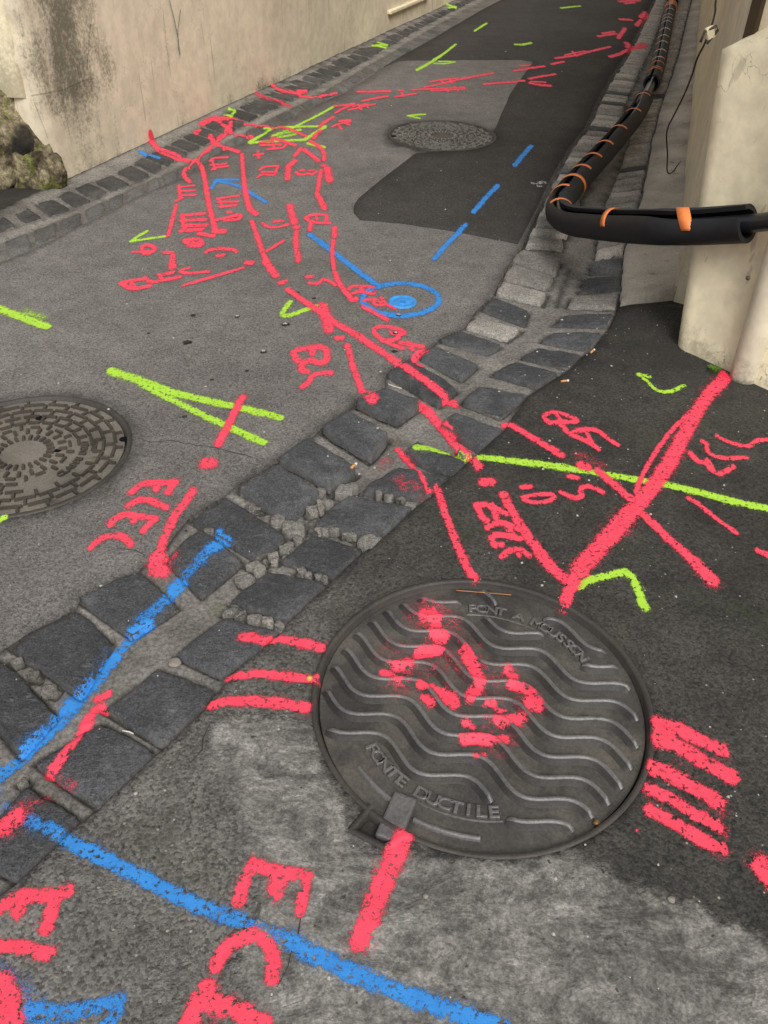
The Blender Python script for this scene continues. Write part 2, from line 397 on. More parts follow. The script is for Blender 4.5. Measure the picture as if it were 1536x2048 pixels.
WLD = (WL1-WL0)/np.linalg.norm(WL1-WL0); WL_END = WL1+WLD*7
EDGE = gp('-150,585 -60,551 0,527 62,503 156,456 281,391 360,357 440,306 546,259 633,209 692,183 801,114 874,74 960,22 1000,2'); EDGE.append(tuple(np.array(EDGE[-1])+WLD*7))
road_poly = GUT_L+EDGE[::-1]+[(-3.6, 3.2), (-3.6, .35)]
road = sheet('road', road_poly, M_ROAD, 0, [circle(MB, MB[2]), circle(MC, MC[2])])
res = gp('720,440 708,425 706,412 716,398 760,362 830,308 905,302 985,292 995,272 985,268 1020,190 1066,124 1040,120 960,120 800,121 768,134 801,113 874,73 960,22 1000,2')
res = res+[tuple(np.array(res[-1])+WLD*7), ext(GUT_L[-1], -.02)]+[tuple(np.array(p)+np.array([-.012, 0])) for p in GUT_L[-2:-11:-1]]+gp('1036,489 900,462 800,447')
M_hole = circle(MC, MC[2]+.003)
patch_o = sheet('resurfaced_road', res, M_DARK, .004, [M_hole], .005, skirt=.03)
apron_poly = GUT_R+[tuple(WR0+np.array([.0, .02])), (3.2, 3.3), (3.2, -1.2), (-1.2, -1.2)]
HINGE = gp('742,1612 700,1662 768,1697 812,1672'); HINGE_C = np.mean(HINGE, 0)
holeA = circle(MA, MA[2], 96)
# the frame's hole with its hinge socket
def hole_with_socket():
    out = []; hq = HINGE
    for p in holeA:
        out.append(p)
    X = np.array([p[0] for p in out]); Y = np.array([p[1] for p in out])
    ins = inside(X, Y, hq); keep = []
    idx = np.where(ins)[0]
    if len(idx):
        a, b = idx[0], idx[-1]
        # outer corners of the socket in the order of travel
        corners = sorted([hq[1], hq[2]], key=lambda q: math.hypot(q[0]-out[a-1][0], q[1]-out[a-1][1]))
        keep = out[:a]+corners+out[b+1:]
        return keep
    return out
HOLE_A = hole_with_socket()
apron = sheet('pavement', apron_poly, M_APRON, 0, [HOLE_A])
V = np.array([v.co[:] for v in apron.data.vertices])
cem_poly = gp('430,1440 560,1440 625,1430 640,1520 690,1610 720,1700 800,1710 980,1715 1150,1700 1240,1750 1380,1800 1536,1880 1700,1990 1750,2300 700,2300 560,2100 470,1950 520,1800 470,1620 400,1520')
dd = seg_dist(V[:, 0], V[:, 1], cem_poly+[cem_poly[0]]); ii = inside(V[:, 0], V[:, 1], cem_poly)
cem = np.where(ii, np.clip(.5+dd/.10, 0, 1), np.clip(.5-dd/.06, 0, 1))
for s, r, k in (('120,1700 300,1900 350,2040 200,2200 -50,2048', .10, .22), ('560,1200 620,1230', .05, .2)):
    cem = np.maximum(cem, k*np.clip(1-seg_dist(V[:, 0], V[:, 1], gp(s))/r, 0, 1)*2)
attr(apron, 'cement', cem)
attr(apron, 'pale', np.clip(.15+(.28-V[:, 0]-(V[:, 1]-.6)*.30)/.5, 0, 1))
st = np.clip(1-seg_dist(V[:, 0], V[:, 1], gp('1340,690 1440,745 1536,770'))/.30, 0, 1)*.7
st = np.maximum(st, np.clip(1-np.abs(np.hypot(V[:, 0]-MA[0], V[:, 1]-MA[1])-MA[2])/.03, 0, 1)*.6)
attr(apron, 'stain', st)
for o, cs in ((road, (MB, MC)), (patch_o, (MC,))):
    Vr = np.array([v.co[:] for v in o.data.vertices]); st = np.zeros(len(Vr))
    for m in cs: st = np.maximum(st, np.clip(1-np.abs(np.hypot(Vr[:, 0]-m[0], Vr[:, 1]-m[1])-m[2])/.06, 0, 1)*.8)
    st = np.maximum(st, np.clip(1-seg_dist(Vr[:, 0], Vr[:, 1], GUT_L)/.035, 0, 1)*.6)
    attr(o, 'stain', st)
slab_poly = SIDE_L+[tuple(WR_END+np.array([.05, 0])), tuple(WR0+np.array([.05, 0])), tuple(G(1341, 601)[:2])]
def zslab(X, Y):
    d = seg_dist(np.asarray(X), np.asarray(Y), SIDE_L); return .008+.060*np.clip(d/.24, 0, 1)+.002*np.sin(X*30)*np.sin(Y*17)
slab = sheet('sidewalk', slab_poly, M_CONC, 0, (), .010, zslab, .09)
base = mesh_obj('ground', [(-60, -60, -.11), (60, -60, -.11), (60, 60, -.11), (-60, 60, -.11)], [(0, 1, 2, 3)], M_GROUND); tag(base, kind='structure')

# ------------------------------------------------------------------ cobblestones
def stone_mesh(quad, top, n, seed, dome=.004, drop=.03, rnd=.08, zfun=zg, jit=.005, grow=1.05):
    """quad: four ground corners, counter-clockwise or clockwise; a worn sett with rounded edges."""
    q = [np.array(p[:2]) for p in quad]; cq = np.mean(q, 0); q = [cq+(p-cq)*grow for p in q]; verts = []; faces = []; rim = []
    t = np.linspace(-1, 1, n); sgn = lambda x: math.copysign(abs(x)**.72, x)
    for j in range(n):
        for i in range(n):
            a, b = sgn(t[i]), sgn(t[j])
            k = max(abs(a), abs(b)); fa = a*math.sqrt(max(0, 1-rnd*b*b*k*k)); fb = b*math.sqrt(max(0, 1-rnd*a*a*k*k))
            s, r = (fa+1)/2, (fb+1)/2
            p = (q[0]*(1-s)+q[1]*s)*(1-r)+(q[3]*(1-s)+q[2]*s)*r
            nv = noise.noise_vector(Vector((p[0]*16+seed, p[1]*16, seed)))
            e = max(0, (k-.80)/.20)
            nw = noise.noise_vector(Vector((p[0]*48+seed, p[1]*48, seed+7))); p = p+(np.array([nv.x, nv.y])*jit*2+np.array([nw.x, nw.y])*jit*.8)*k*k
            z = float(zfun(p[0], p[1]))+top+dome*(1-k*k)+.0025*noise.noise(Vector((p[0]*20, p[1]*20, seed)))+.0015*noise.noise(Vector((p[0]*60, p[1]*60, seed)))
            z -= .0075*e**2.6
            if k > .999: z -= drop
            verts.append((p[0], p[1], z)); rim.append(min(1, e**2.5))
    for j in range(n-1):
        for i in range(n-1):
            faces.append((j*n+i, j*n+i+1, (j+1)*n+i+1, (j+1)*n+i))
    a = np.array(q); cr = sum(a[i][0]*a[(i+1) % 4][1]-a[(i+1) % 4][0]*a[i][1] for i in range(4))
    if cr < 0: faces = [f[::-1] for f in faces]
    return verts, faces, rim
OUTLINES = []
def stone_obj(name, quad, mat, parent, top=.003, n=14, seed=None, groove=True, **k):
    seed = random.random()*50 if seed is None else seed
    v, f, rim = stone_mesh(quad, top, n, seed, **k)
    o = mesh_obj(name, v, f, mat); attr(o, 'rim', rim); adopt(o, parent); GROUND_MESHES.append(o)
    if groove: OUTLINES.append([tuple(p[:2]) for p in quad])
    return o
gutter = empty('cobbled_gutter', (.2, 2.4, 0)); tag(gutter, kind='structure')
NEAR = '''0,1318 62,1356 112,1418 35,1503 -60,1540 -80,1360
18,1291 150,1214 224,1274 158,1384
153,1194 277,1139 358,1203 262,1264
330,1112 399,1052 486,1112 402,1183
380,1038 450,989 574,1060 512,1108
470,975 556,924 638,976 578,1032
558,917 616,879 716,930 660,967
641,853 696,822 780,862 740,905
710,803 772,779 846,799 793,834
774,746 819,719 917,770 878,799
838,713 868,693 957,723 923,751
879,681 922,662 1004,685 974,700
926,652 947,634 1048,652 1016,675
960,618 988,592 1060,617 1050,644
989,586 1001,562 1099,580 1088,603
1001,556 1022,525 1113,546 1098,572
1024,518 1045,497 1123,515 1114,541
47,1562 158,1632 30,1760 -70,1700
62,1514 198,1434 312,1502 195,1616
200,1409 317,1328 434,1382 326,1493
346,1304 445,1229 563,1263 440,1354
453,1198 530,1135 660,1162 581,1236
558,1112 625,1062 729,1095 671,1150
622,1038 692,978 827,1012 765,1072
722,970 795,927 896,953 856,993
808,892 836,872 932,921 906,951
879,838 910,818 1008,856 962,896
922,792 958,762 1057,785 1002,829
981,738 1031,717 1120,746 1078,772
1042,707 1072,688 1166,706 1137,736
1079,675 1101,659 1209,665 1181,700
1104,643 1129,623 1231,625 1219,653
1132,606 1142,587 1244,582 1234,619
1157,577 1170,549 1250,546 1245,575
1176,537 1185,518 1250,510 1247,538'''.split('\n')
nstones = 0
for li, ln in enumerate(NEAR):
    p = gp(ln)
    if len(p) == 6: p = [p[0], p[2], p[3], p[5]]
    pale = li in (12, 14, 15, 16, 31, 32, 33, 34)
    tp = .004+random.uniform(-.003, .004)+(.012 if li in (7, 6, 8) else 0)
    stone_obj('cobblestone', p, M_STONE_PALE if (pale and random.random() < .65) else M_STONE, gutter, tp, 18 if li < 30 else 12, grow=(.99 if (li >= 12 and li < 16) or li >= 27 else 1.05))
    nstones += 1
# farther up the street the rows are regular: walk along their two edges
def walk(edge_a, edge_b, pitch, count, gap=.1, skew=0.0):
    """yield quads between two polylines, stepping by arc length"""
    def cum(e):
        e = np.array(e); d = np.r_[0, np.cumsum(np.hypot(*np.diff(e, axis=0).T))]; return e, d
    A, da = cum(edge_a); B, db = cum(edge_b); L = min(da[-1], db[-1]); s = 0; out = []
    at = lambda E, d, x: np.array([np.interp(x, d, E[:, 0]), np.interp(x, d, E[:, 1])])
    while s < L and len(out) < count:
        p = pitch*random.uniform(.8, 1.22); g = p*gap
        ra, rb = s/L*da[-1], s/L*db[-1]; ra2, rb2 = (s+p-g)/L*da[-1], (s+p-g)/L*db[-1]
        j = lambda: random.uniform(-.006, .006)
        a0, a1, b0, b1 = at(A, da, ra+j()), at(A, da, ra2+j()), at(B, db, rb+j()), at(B, db, rb2+j())
        w_ = (b0-a0); m0, m1 = random.uniform(0, .04), random.uniform(0, .04)
        out.append([a0+w_*m0, a1+(b1-a1)*m0, b1-(b1-a1)*m1, b0-w_*m1]); s += p
    return out
GL = gp('1046,492 1068,440 1100,372 1138,302 1173,258 1200,200 1227,150 1260,100 1284,50 1309,0'); GL.append(ext(GL[-1], 5))
GM1 = gp('1130,492 1146,440 1168,390 1205,318 1238,258 1258,200 1278,150 1304,100 1322,50 1336,0'); GM1.append(ext(GM1[-1], 5))
GM2 = gp('1188,510 1196,440 1212,390 1243,318 1262,258 1280,200 1300,150 1320,100 1338,50 1354,0'); GM2.append(ext(GM2[-1], 5))
GR = gp('1250,500 1285,400 1307,279 1324,210 1356,122 1375,40 1385,0'); GR.append(ext(GR[-1], 5))
rest_v, rest_f, rest_r = [], [], []
def far_stone(q, mat, top):
    global nstones
    if nstones < 99:
        stone_obj('cobblestone', q, mat, gutter, top, 10, grow=.99); nstones += 1
    else:
        v, f, r = stone_mesh(q, top, 6, random.random()*50, grow=.99); k = len(rest_v)
        rest_v.extend(v); rest_f.extend([tuple(a+k for a in t) for t in f]); rest_r.extend(r); OUTLINES.append([tuple(a) for a in q])
qs = [(q, 0) for q in walk(GL, GM1, .125, 200, .25)]+[(q, 1) for q in walk(GM2, GR, .125, 200, .25)]
qs.sort(key=lambda t: np.mean([p[1] for p in t[0]]))
for q, side in qs:
    far_stone(q, M_STONE_PALE if random.random() < (.9 if side else .8) else M_STONE, random.uniform(-.001, .007)+.004)
o = mesh_obj('far_cobblestones', rest_v, rest_f, M_STONE_PALE); attr(o, 'rim', rest_r); adopt(o, gutter); tag(o, kind='stuff'); GROUND_MESHES.append(o)
# small pale stones and chips filling the joints
JOINT = '''585,1043,26 651,992,13 648,972,10 637,990,8 620,1010,14 640,1003,12 690,968,20 700,962,13 565,1085,12 577,1075,11 592,1065,10 548,1100,12 738,1080,22 630,1050,9 650,1050,9 667,1053,9 690,1062,8 705,1066,9 600,1135,10 615,1140,10 632,1148,9 650,1150,9 455,1215,12 482,1222,12 505,1230,12 530,1238,14 556,1250,14 508,1118,15 520,1130,13 490,1148,20 545,1112,10 415,1060,10 506,1007,11 516,1012,10 555,1028,14 780,985,10 800,995,9 760,978,9 822,1006,10 70,1345,14 100,1372,14 45,1555,10 925,898,12 30,1320,12'''.split()
for t in JOINT:
    u, v, r = (float(a) for a in t.split(',')); c = G(u, v)[:2]; rr = r*depth(G(u, v))/F*1.18
    a0 = random.random()*3; q = [c+rr*np.array([math.cos(a0+k*math.pi/2+random.uniform(-.25, .25))*random.uniform(1.05, 1.4), math.sin(a0+k*math.pi/2)*random.uniform(.9, 1.2)]) for k in range(4)]
    stone_obj('joint_stone', q, M_JOINT, gutter, .0015+random.uniform(-.002, .002), 11, grow=1.0, dome=.003, rnd=.45, jit=.009)
# mortar bed, grooved along every stone
def near_fine(y): return .0062 if y < 1.75 else (.0105 if y < 3.4 else (.022 if y < 4.5 else .05))
mort_poly = [tuple(np.array(p)+np.array([-.02, .012])) for p in GUT_L]+[tuple(np.array(p)+np.array([.02, 0])) for p in SIDE_L[::-1]]+[tuple(np.array(p)+np.array([.015, -.012])) for p in GUT_R[::-1]]
deep = np.array(G(740, 880)[:2])
def zmortar(X, Y):
    X = np.asarray(X); Y = np.asarray(Y); z = zg(X, Y)-.0035
    z = z-.018*np.exp(-((X-deep[0])**2+(Y-deep[1])**2)/.16)
    g = np.full(X.shape, 1e9)
    for q in OUTLINES:
        cx, cy = np.mean([p[0] for p in q]), np.mean([p[1] for p in q]); r = max(math.hypot(p[0]-cx, p[1]-cy) for p in q)+.05
        m = (np.abs(X-cx) < r) & (np.abs(Y-cy) < r)
        if m.any(): g[m] = np.minimum(g[m], seg_dist(X[m], Y[m], q+[q[0]]))
    GRO[0] = np.exp(-(g/np.where(Y < 2, .0055, .0085))**2)
    nz = np.array([noise.noise(Vector((x*45, y*45, 1)))+.6*noise.noise(Vector((x*110, y*110, 2))) for x, y in zip(X.tolist(), Y.tolist())])
    return z-.014*GRO[0]+.0022*nz-.006*sst(3.1, 3.7, Y)*(seg_dist(X, Y, CENTRE) > .06)
GRO = [None]
mort = sheet('gutter_mortar', mort_poly, M_MORTAR, 0, (), 0, zmortar, 0, near_fine)
dirt = np.zeros(len(mort.data.vertices)); dirt[:len(GRO[0])] = GRO[0]*.85
Vm = np.array([v.co[:] for v in mort.data.vertices])
dirt = np.maximum(dirt, np.clip(1-seg_dist(Vm[:, 0], Vm[:, 1], GUT_L)/.02, 0, 1)*.9); dirt = np.maximum(dirt, np.clip(1-seg_dist(Vm[:, 0], Vm[:, 1], GUT_R)/.02, 0, 1)*.9)
dirt = np.maximum(dirt, .72*sst(3.0, 3.7, Vm[:, 1])*(inside(Vm[:, 0], Vm[:, 1], GL+GM1[::-1]) | inside(Vm[:, 0], Vm[:, 1], GM2+GR[::-1])))
dirt = np.maximum(dirt, .75*np.clip(1-seg_dist(Vm[:, 0], Vm[:, 1], gp('1140,530 1130,560 1115,605'))/.022, 0, 1))
attr(mort, 'dirt', dirt)
mort.parent = gutter; mort.matrix_parent_inverse = Matrix.Translation(-gutter.location); del mort['kind']; mort.name = 'mortar_bed'

# the cobbled strip along the left-hand wall
edge_strip = empty('cobbled_edge', (-1, 5.5, 0)); tag(edge_strip, kind='structure')
OUTLINES_G, OUTLINES = OUTLINES, []
WN = np.array([WLD[1], -WLD[0]])                                       # from the wall towards the road
back = [tuple(WL0-WLD*1.6+WN*.0), tuple(WL0), tuple(WL1), tuple(WL_END)]
MID = gp('-150,520 -60,494 0,474 80,450 142,424 250,374 330,340 420,294 531,234 604,198 670,161 728,129 783,96 850,56 915,20'); MID.append(tuple(np.array(MID[-1])+WLD*6))
def shift(e, f, g):                                                    # between two edges
    return e
ROWA0 = gp('-60,432 0,420 97,402 136,380 178,364 220,349 255,332 284,314 306,304 347,281 366,272 420,244 473,214 546,178 597,151 670,119 743,84 816,52 880,20'); ROWA0.append(tuple(np.array(ROWA0[-1])+WLD*6))
ROWA1 = gp('-10,466 60,444 142,421 187,401 222,382 275,364 308,346 337,328 369,313 391,300 440,276 520,233 585,200 655,163 715,131 770,98 835,60 900,24'); ROWA1.append(tuple(np.array(ROWA1[-1])+WLD*6))
ROWB0 = gp('0,482 90,453 150,427 255,378 335,344 425,298 535,238 608,202 674,165 732,132 787,99 854,59 919,23'); ROWB0.append(tuple(np.array(ROWB0[-1])+WLD*6))
ROWB1 = gp('10,518 70,494 164,447 285,386 362,354 440,304 545,257 632,207 691,181 742,150 800,112 872,73 952,26'); ROWB1.append(tuple(np.array(ROWB1[-1])+WLD*6))
zed = lambda X, Y: zg(X, Y)+.0
for q in walk(ROWA0, ROWA1, .155, 60, .22): stone_obj('cobblestone', q, M_STONE_EDGE, edge_strip, random.uniform(-.002, .004), 9)
for q in walk(ROWB0, ROWB1, .15, 45, .07): stone_obj('cobblestone', q, M_STONE_FLUSH, edge_strip, random.uniform(-.007, -.002), 8)
def zem(X, Y):
    X = np.asarray(X); Y = np.asarray(Y); z = zg(X, Y)-.006
    d = (X-WL0[0])*WN[0]+(Y-WL0[1])*WN[1]; z = z+.022*np.clip(1-d/.14, 0, 1)
    g = np.full(X.shape, 1e9)
    for q in OUTLINES:
        cx, cy = np.mean([p[0] for p in q]), np.mean([p[1] for p in q]); m = (np.abs(X-cx) < .25) & (np.abs(Y-cy) < .25)
        if m.any(): g[m] = np.minimum(g[m], seg_dist(X[m], Y[m], list(q)+[q[0]]))
    GRO[0] = np.exp(-(g/.012)**2)
    nz = np.array([noise.noise(Vector((x*30, y*30, 1))) for x, y in zip(X.tolist(), Y.tolist())])
    return z-.008*GRO[0]+.003*nz
em = sheet('mortar_bed', [(-3.6, 4.75)]+[tuple(WL0+np.array([-.15, .1])), tuple(WL1+WN*-.03), tuple(WL_END+WN*-.03)]+[tuple(np.array(p)+WN*.02) for p in EDGE[::-1]]+[(-3.6, 3.19)], M_MORTAR_E, 0, (), 0, zem, 0, lambda y: .022 if y < 6.5 else .05)
d2 = np.zeros(len(em.data.vertices)); d2[:len(GRO[0])] = GRO[0]*.5
Ve = np.array([v.co[:] for v in em.data.vertices]); dw = (Ve[:, 0]-WL0[0])*WN[0]+(Ve[:, 1]-WL0[1])*WN[1]
d2 = np.maximum(d2, np.clip(1-dw/.02, 0, 1)*.9)
d2 = np.maximum(d2, .42*np.where(inside(Ve[:, 0], Ve[:, 1], ROWB0+[tuple(np.array(p)+WN*.04) for p in EDGE[::-1]]), 1, 0))
d2 = np.maximum(d2, np.clip((-1.75-Ve[:, 0])/.25, 0, 1)*.85)
attr(em, 'dirt', d2); adopt(em, edge_strip); del em['kind']
# ------------------------------------------------------------------ walls
def wall_grid(name, p0, p1, h0, h1, nu, nv, mat, thick, normal, bulge=.006, jag=None, stainf=None):
    """a wall slab from p0 to p1 with a rough rendered face towards `normal`"""
    p0 = np.array(p0); p1 = np.array(p1); nrm = np.array(normal); V = []; Fs = []; S = []
    for j in range(nv+1):
        for i in range(nu+1):
            a, b = i/nu, (j/nv)**1.35; p = p0+(p1-p0)*a; z = h0+(h1-h0)*b
            d = bulge*(noise.noise(Vector((p[0]*1.6, p[1]*1.6, z*1.6)))+.4*noise.noise(Vector((p[0]*7, p[1]*7, z*7))))
            if jag: p = p+(p1-p0)/np.linalg.norm(p1-p0)*jag(z)*(1-a)**40
            V.append((p[0]+nrm[0]*d, p[1]+nrm[1]*d, z)); S.append(stainf(a*np.linalg.norm(p1-p0), z) if stainf else 0)
    n = nu+1
    for j in range(nv):
        for i in range(nu): Fs.append((j*n+i, j*n+i+1, (j+1)*n+i+1, (j+1)*n+i))
    k = len(V)
    for j in range(nv+1):
        for i in (0, nu):
            x, y, z = V[j*n+i]; V.append((x-nrm[0]*thick, y-nrm[1]*thick, z)); S.append(0)
    for j in range(nv):
        Fs.append((j*n, (j+1)*n, k+2*(j+1), k+2*j)); Fs.append((j*n+nu, k+2*j+1, k+2*j+3, (j+1)*n+nu))
    Fs.append(tuple(nv*n+i for i in range(nu+1))+(k+2*nv+1, k+2*nv))
    Fs.append((k, k+2*nv, k+2*nv+1, k+1))
    bm = bmesh.new(); vs = [bm.verts.new(v) for v in V]
    for f in Fs: bm.faces.new([vs[a] for a in f])
    bmesh.ops.recalc_face_normals(bm, faces=bm.faces)
    me = bpy.data.meshes.new(name); bm.to_mesh(me); bm.free(); o = bpy.data.objects.new(name, me); COL.objects.link(o); me.materials.append(mat)
    me.polygons.foreach_set('use_smooth', [len(p.vertices) == 4 for p in me.polygons]); attr(o, 'stain', S)
    return o
def bump1(x, c, w): return math.exp(-((x-c)/w)**2)
def wl_stain(a, z):
    s = 1.0*bump1(a, .28, .34)*min(1, max(.2, (z+.05)/.45))+.5*bump1(a, .62, .10)*bump1(z, .45, .25)+.62*bump1(a, 1.22, .10)*bump1(z, .45, .35)+.4*bump1(a, 1.9, .16)*bump1(z, .15, .25)
    s += .35*bump1(a, 2.6, .5)*max(0, 1-z/.9)+.45*max(0, 1-z/.16)+.15*bump1(a, 3.4, .1)*bump1(z, .8, .4)
    return s-.12
left_wall = empty('rendered_wall', (WL0[0], WL0[1], 0))
tag(left_wall, 'long beige rendered wall with dark mould stains running along the left side of the street', 'wall')
o = wall_grid('wall_face', WL0, WL_END, -.05, 3.0, 160, 60, M_WALL, .35, (WN[0], WN[1]), .008, lambda z: .018*noise.noise(Vector((z*9, 0, 4))), wl_stain); adopt(o, left_wall)
# shallow framed recess low in the wall far up the street
wp0 = np.array([WL0[0], WL0[1], 0]); wn3 = np.array([WN[0], WN[1], 0])
ra, rb = hit(776, 8, wp0, wn3), hit(852, 8, wp0, wn3)
bm = bmesh.new()
def add_box(bm, c, dx, dy, dz, X=(1, 0, 0), Y=(0, 1, 0), Z=(0, 0, 1), bev=0.0):
    X, Y, Z, c = (np.array(a, float) for a in (X, Y, Z, c)); vs = []
    for k in (-1, 1):
        for j in (-1, 1):
            for i in (-1, 1): vs.append(bm.verts.new(tuple(c+X*i*dx/2+Y*j*dy/2+Z*k*dz/2)))
    fs = [bm.faces.new([vs[a] for a in f]) for f in ((0, 2, 3, 1), (4, 5, 7, 6), (0, 1, 5, 4), (2, 6, 7, 3), (0, 4, 6, 2), (1, 3, 7, 5))]
    if bev: bmesh.ops.bevel(bm, geom=list({e for f in fs for e in f.edges}), offset=bev, segments=2, affect='EDGES', profile=.5)
mid_ = (ra+rb)/2; D3 = np.array([WLD[0], WLD[1], 0])
add_box(bm, mid_+wn3*.012+np.array([0, 0, .0]), np.linalg.norm(rb-ra), .05, .03, D3, wn3, bev=.006)
o = bm_obj('ledge', bm, M_CREAM, None); adopt(o, left_wall)
# scratches and chips of the wall as real shallow marks are left to the plaster; the blue pencil line is a painted mark (below)
ret0 = WL0+np.array([-.055, .015]); ret1 = ret0+np.array([-2.4, .12])
rw = wall_grid('white_wall', ret1, ret0, .43, 3.0, 60, 40, M_CREAM, .3, (0.05, -1), .012, None, lambda a, z: .5*bump1(a, 2.3, .25)+.4*max(0, 1-(z-.5)/.25))
tag(rw, 'pale cream end wall above the mossy corner stone at the far left', 'wall')
def rock_obj(name, c, r, seed, mat, sub=4, amp=.22, parent=None, darkc=None):
    bm = bmesh.new(); bmesh.ops.create_icosphere(bm, subdivisions=sub, radius=1); dk = []
    for v in bm.verts:
        d = v.co.normalized(); k = 1+amp*noise.noise(d*1.7+Vector((seed, 0, 0)))+amp*.5*noise.noise(d*4+Vector((seed, 3, 0)))+amp*.3*noise.noise(d*9+Vector((seed, 5, 0)))+amp*.12*noise.noise(d*23+Vector((seed, 9, 0)))
        v.co = Vector((d.x*r[0]*k, d.y*r[1]*k, d.z*r[2]*k))+Vector(c)
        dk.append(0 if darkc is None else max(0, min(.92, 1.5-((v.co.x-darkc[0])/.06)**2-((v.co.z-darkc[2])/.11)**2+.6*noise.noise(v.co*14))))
    o = bm_obj(name, bm, mat, None, True); attr(o, 'dark', dk)
    if parent: adopt(o, parent)
    return o
corner_stone = empty('corner_stone', (ret0[0]-.1, ret0[1], 0))
tag(corner_stone, 'rough mossy boulder with a dark hollow set into the foot of the left corner', 'stone')
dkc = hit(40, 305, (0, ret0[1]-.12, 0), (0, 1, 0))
rock_obj('boulder', (ret0[0]-.40, ret0[1]+.06, .20), (.42, .20, .40), 2.2, M_ROCK, 5, .20, corner_stone, dkc)
rock_obj('rubble', (ret0[0]-.03, ret0[1]-.0, .06), (.13, .10, .17), 7.1, M_ROCK, 4, .35, corner_stone)
rock_obj('rubble', (ret0[0]-.85, ret0[1]+.12, .22), (.35, .2, .36), 4.1, M_ROCK, 4, .3, corner_stone)
bm = bmesh.new(); add_box(bm, (ret0[0]-1.15, ret0[1]+.24, .25), 2.3, .3, .56); o = bm_obj('footing', bm, M_ROCK); attr(o, 'dark', [.2]*8); adopt(o, corner_stone)

# right-hand wall: street face running uphill, end face towards the camera
RN = np.array([-STREET[1], STREET[0]])                                 # towards the street
WRD = (WR1-WR0)/np.linalg.norm(WR1-WR0); RNW = np.array([-WRD[1], WRD[0]])
right_wall = empty('corner_wall', (WR0[0], WR0[1], 0))
tag(right_wall, 'grimy beige wall behind the cream buttress on the right side of the street', 'wall')
o = wall_grid('street_face', WR0+RNW*.0, WR_END, -.02, 3.2, 120, 50, M_GRIM, .4, (RNW[0], RNW[1]), .010, None, lambda a, z: .4*max(0, 1-z/.3)+.35*bump1(a, .4, .8)); adopt(o, right_wall)
E2 = np.array([.80, -.60]); E2N = np.array([-.60, -.80])               # end face: runs right and towards us
e0 = WR0+np.array([.006, -.004]); o = wall_grid('end_face', e0+E2N*.006, e0+E2*2.2, -.02, 3.2, 60, 50, M_GRIM, .4, (E2N[0], E2N[1]), .008, None, lambda a, z: .35*bump1(z, .95, .12)+.1); adopt(o, right_wall)
dp = hit(1512, 40, (e0[0], e0[1], 0), (E2N[0], E2N[1], 0))
bm = bmesh.new(); add_box(bm, (dp[0]+E2N[0]*.02+E2[0]*.0, dp[1]+E2N[1]*.02, 2.0), .036, .045, 2.2, (E2[0], E2[1], 0), (E2N[0], E2N[1], 0), bev=.004)
o = bm_obj('wooden_post', bm, M_WOOD); adopt(o, right_wall)

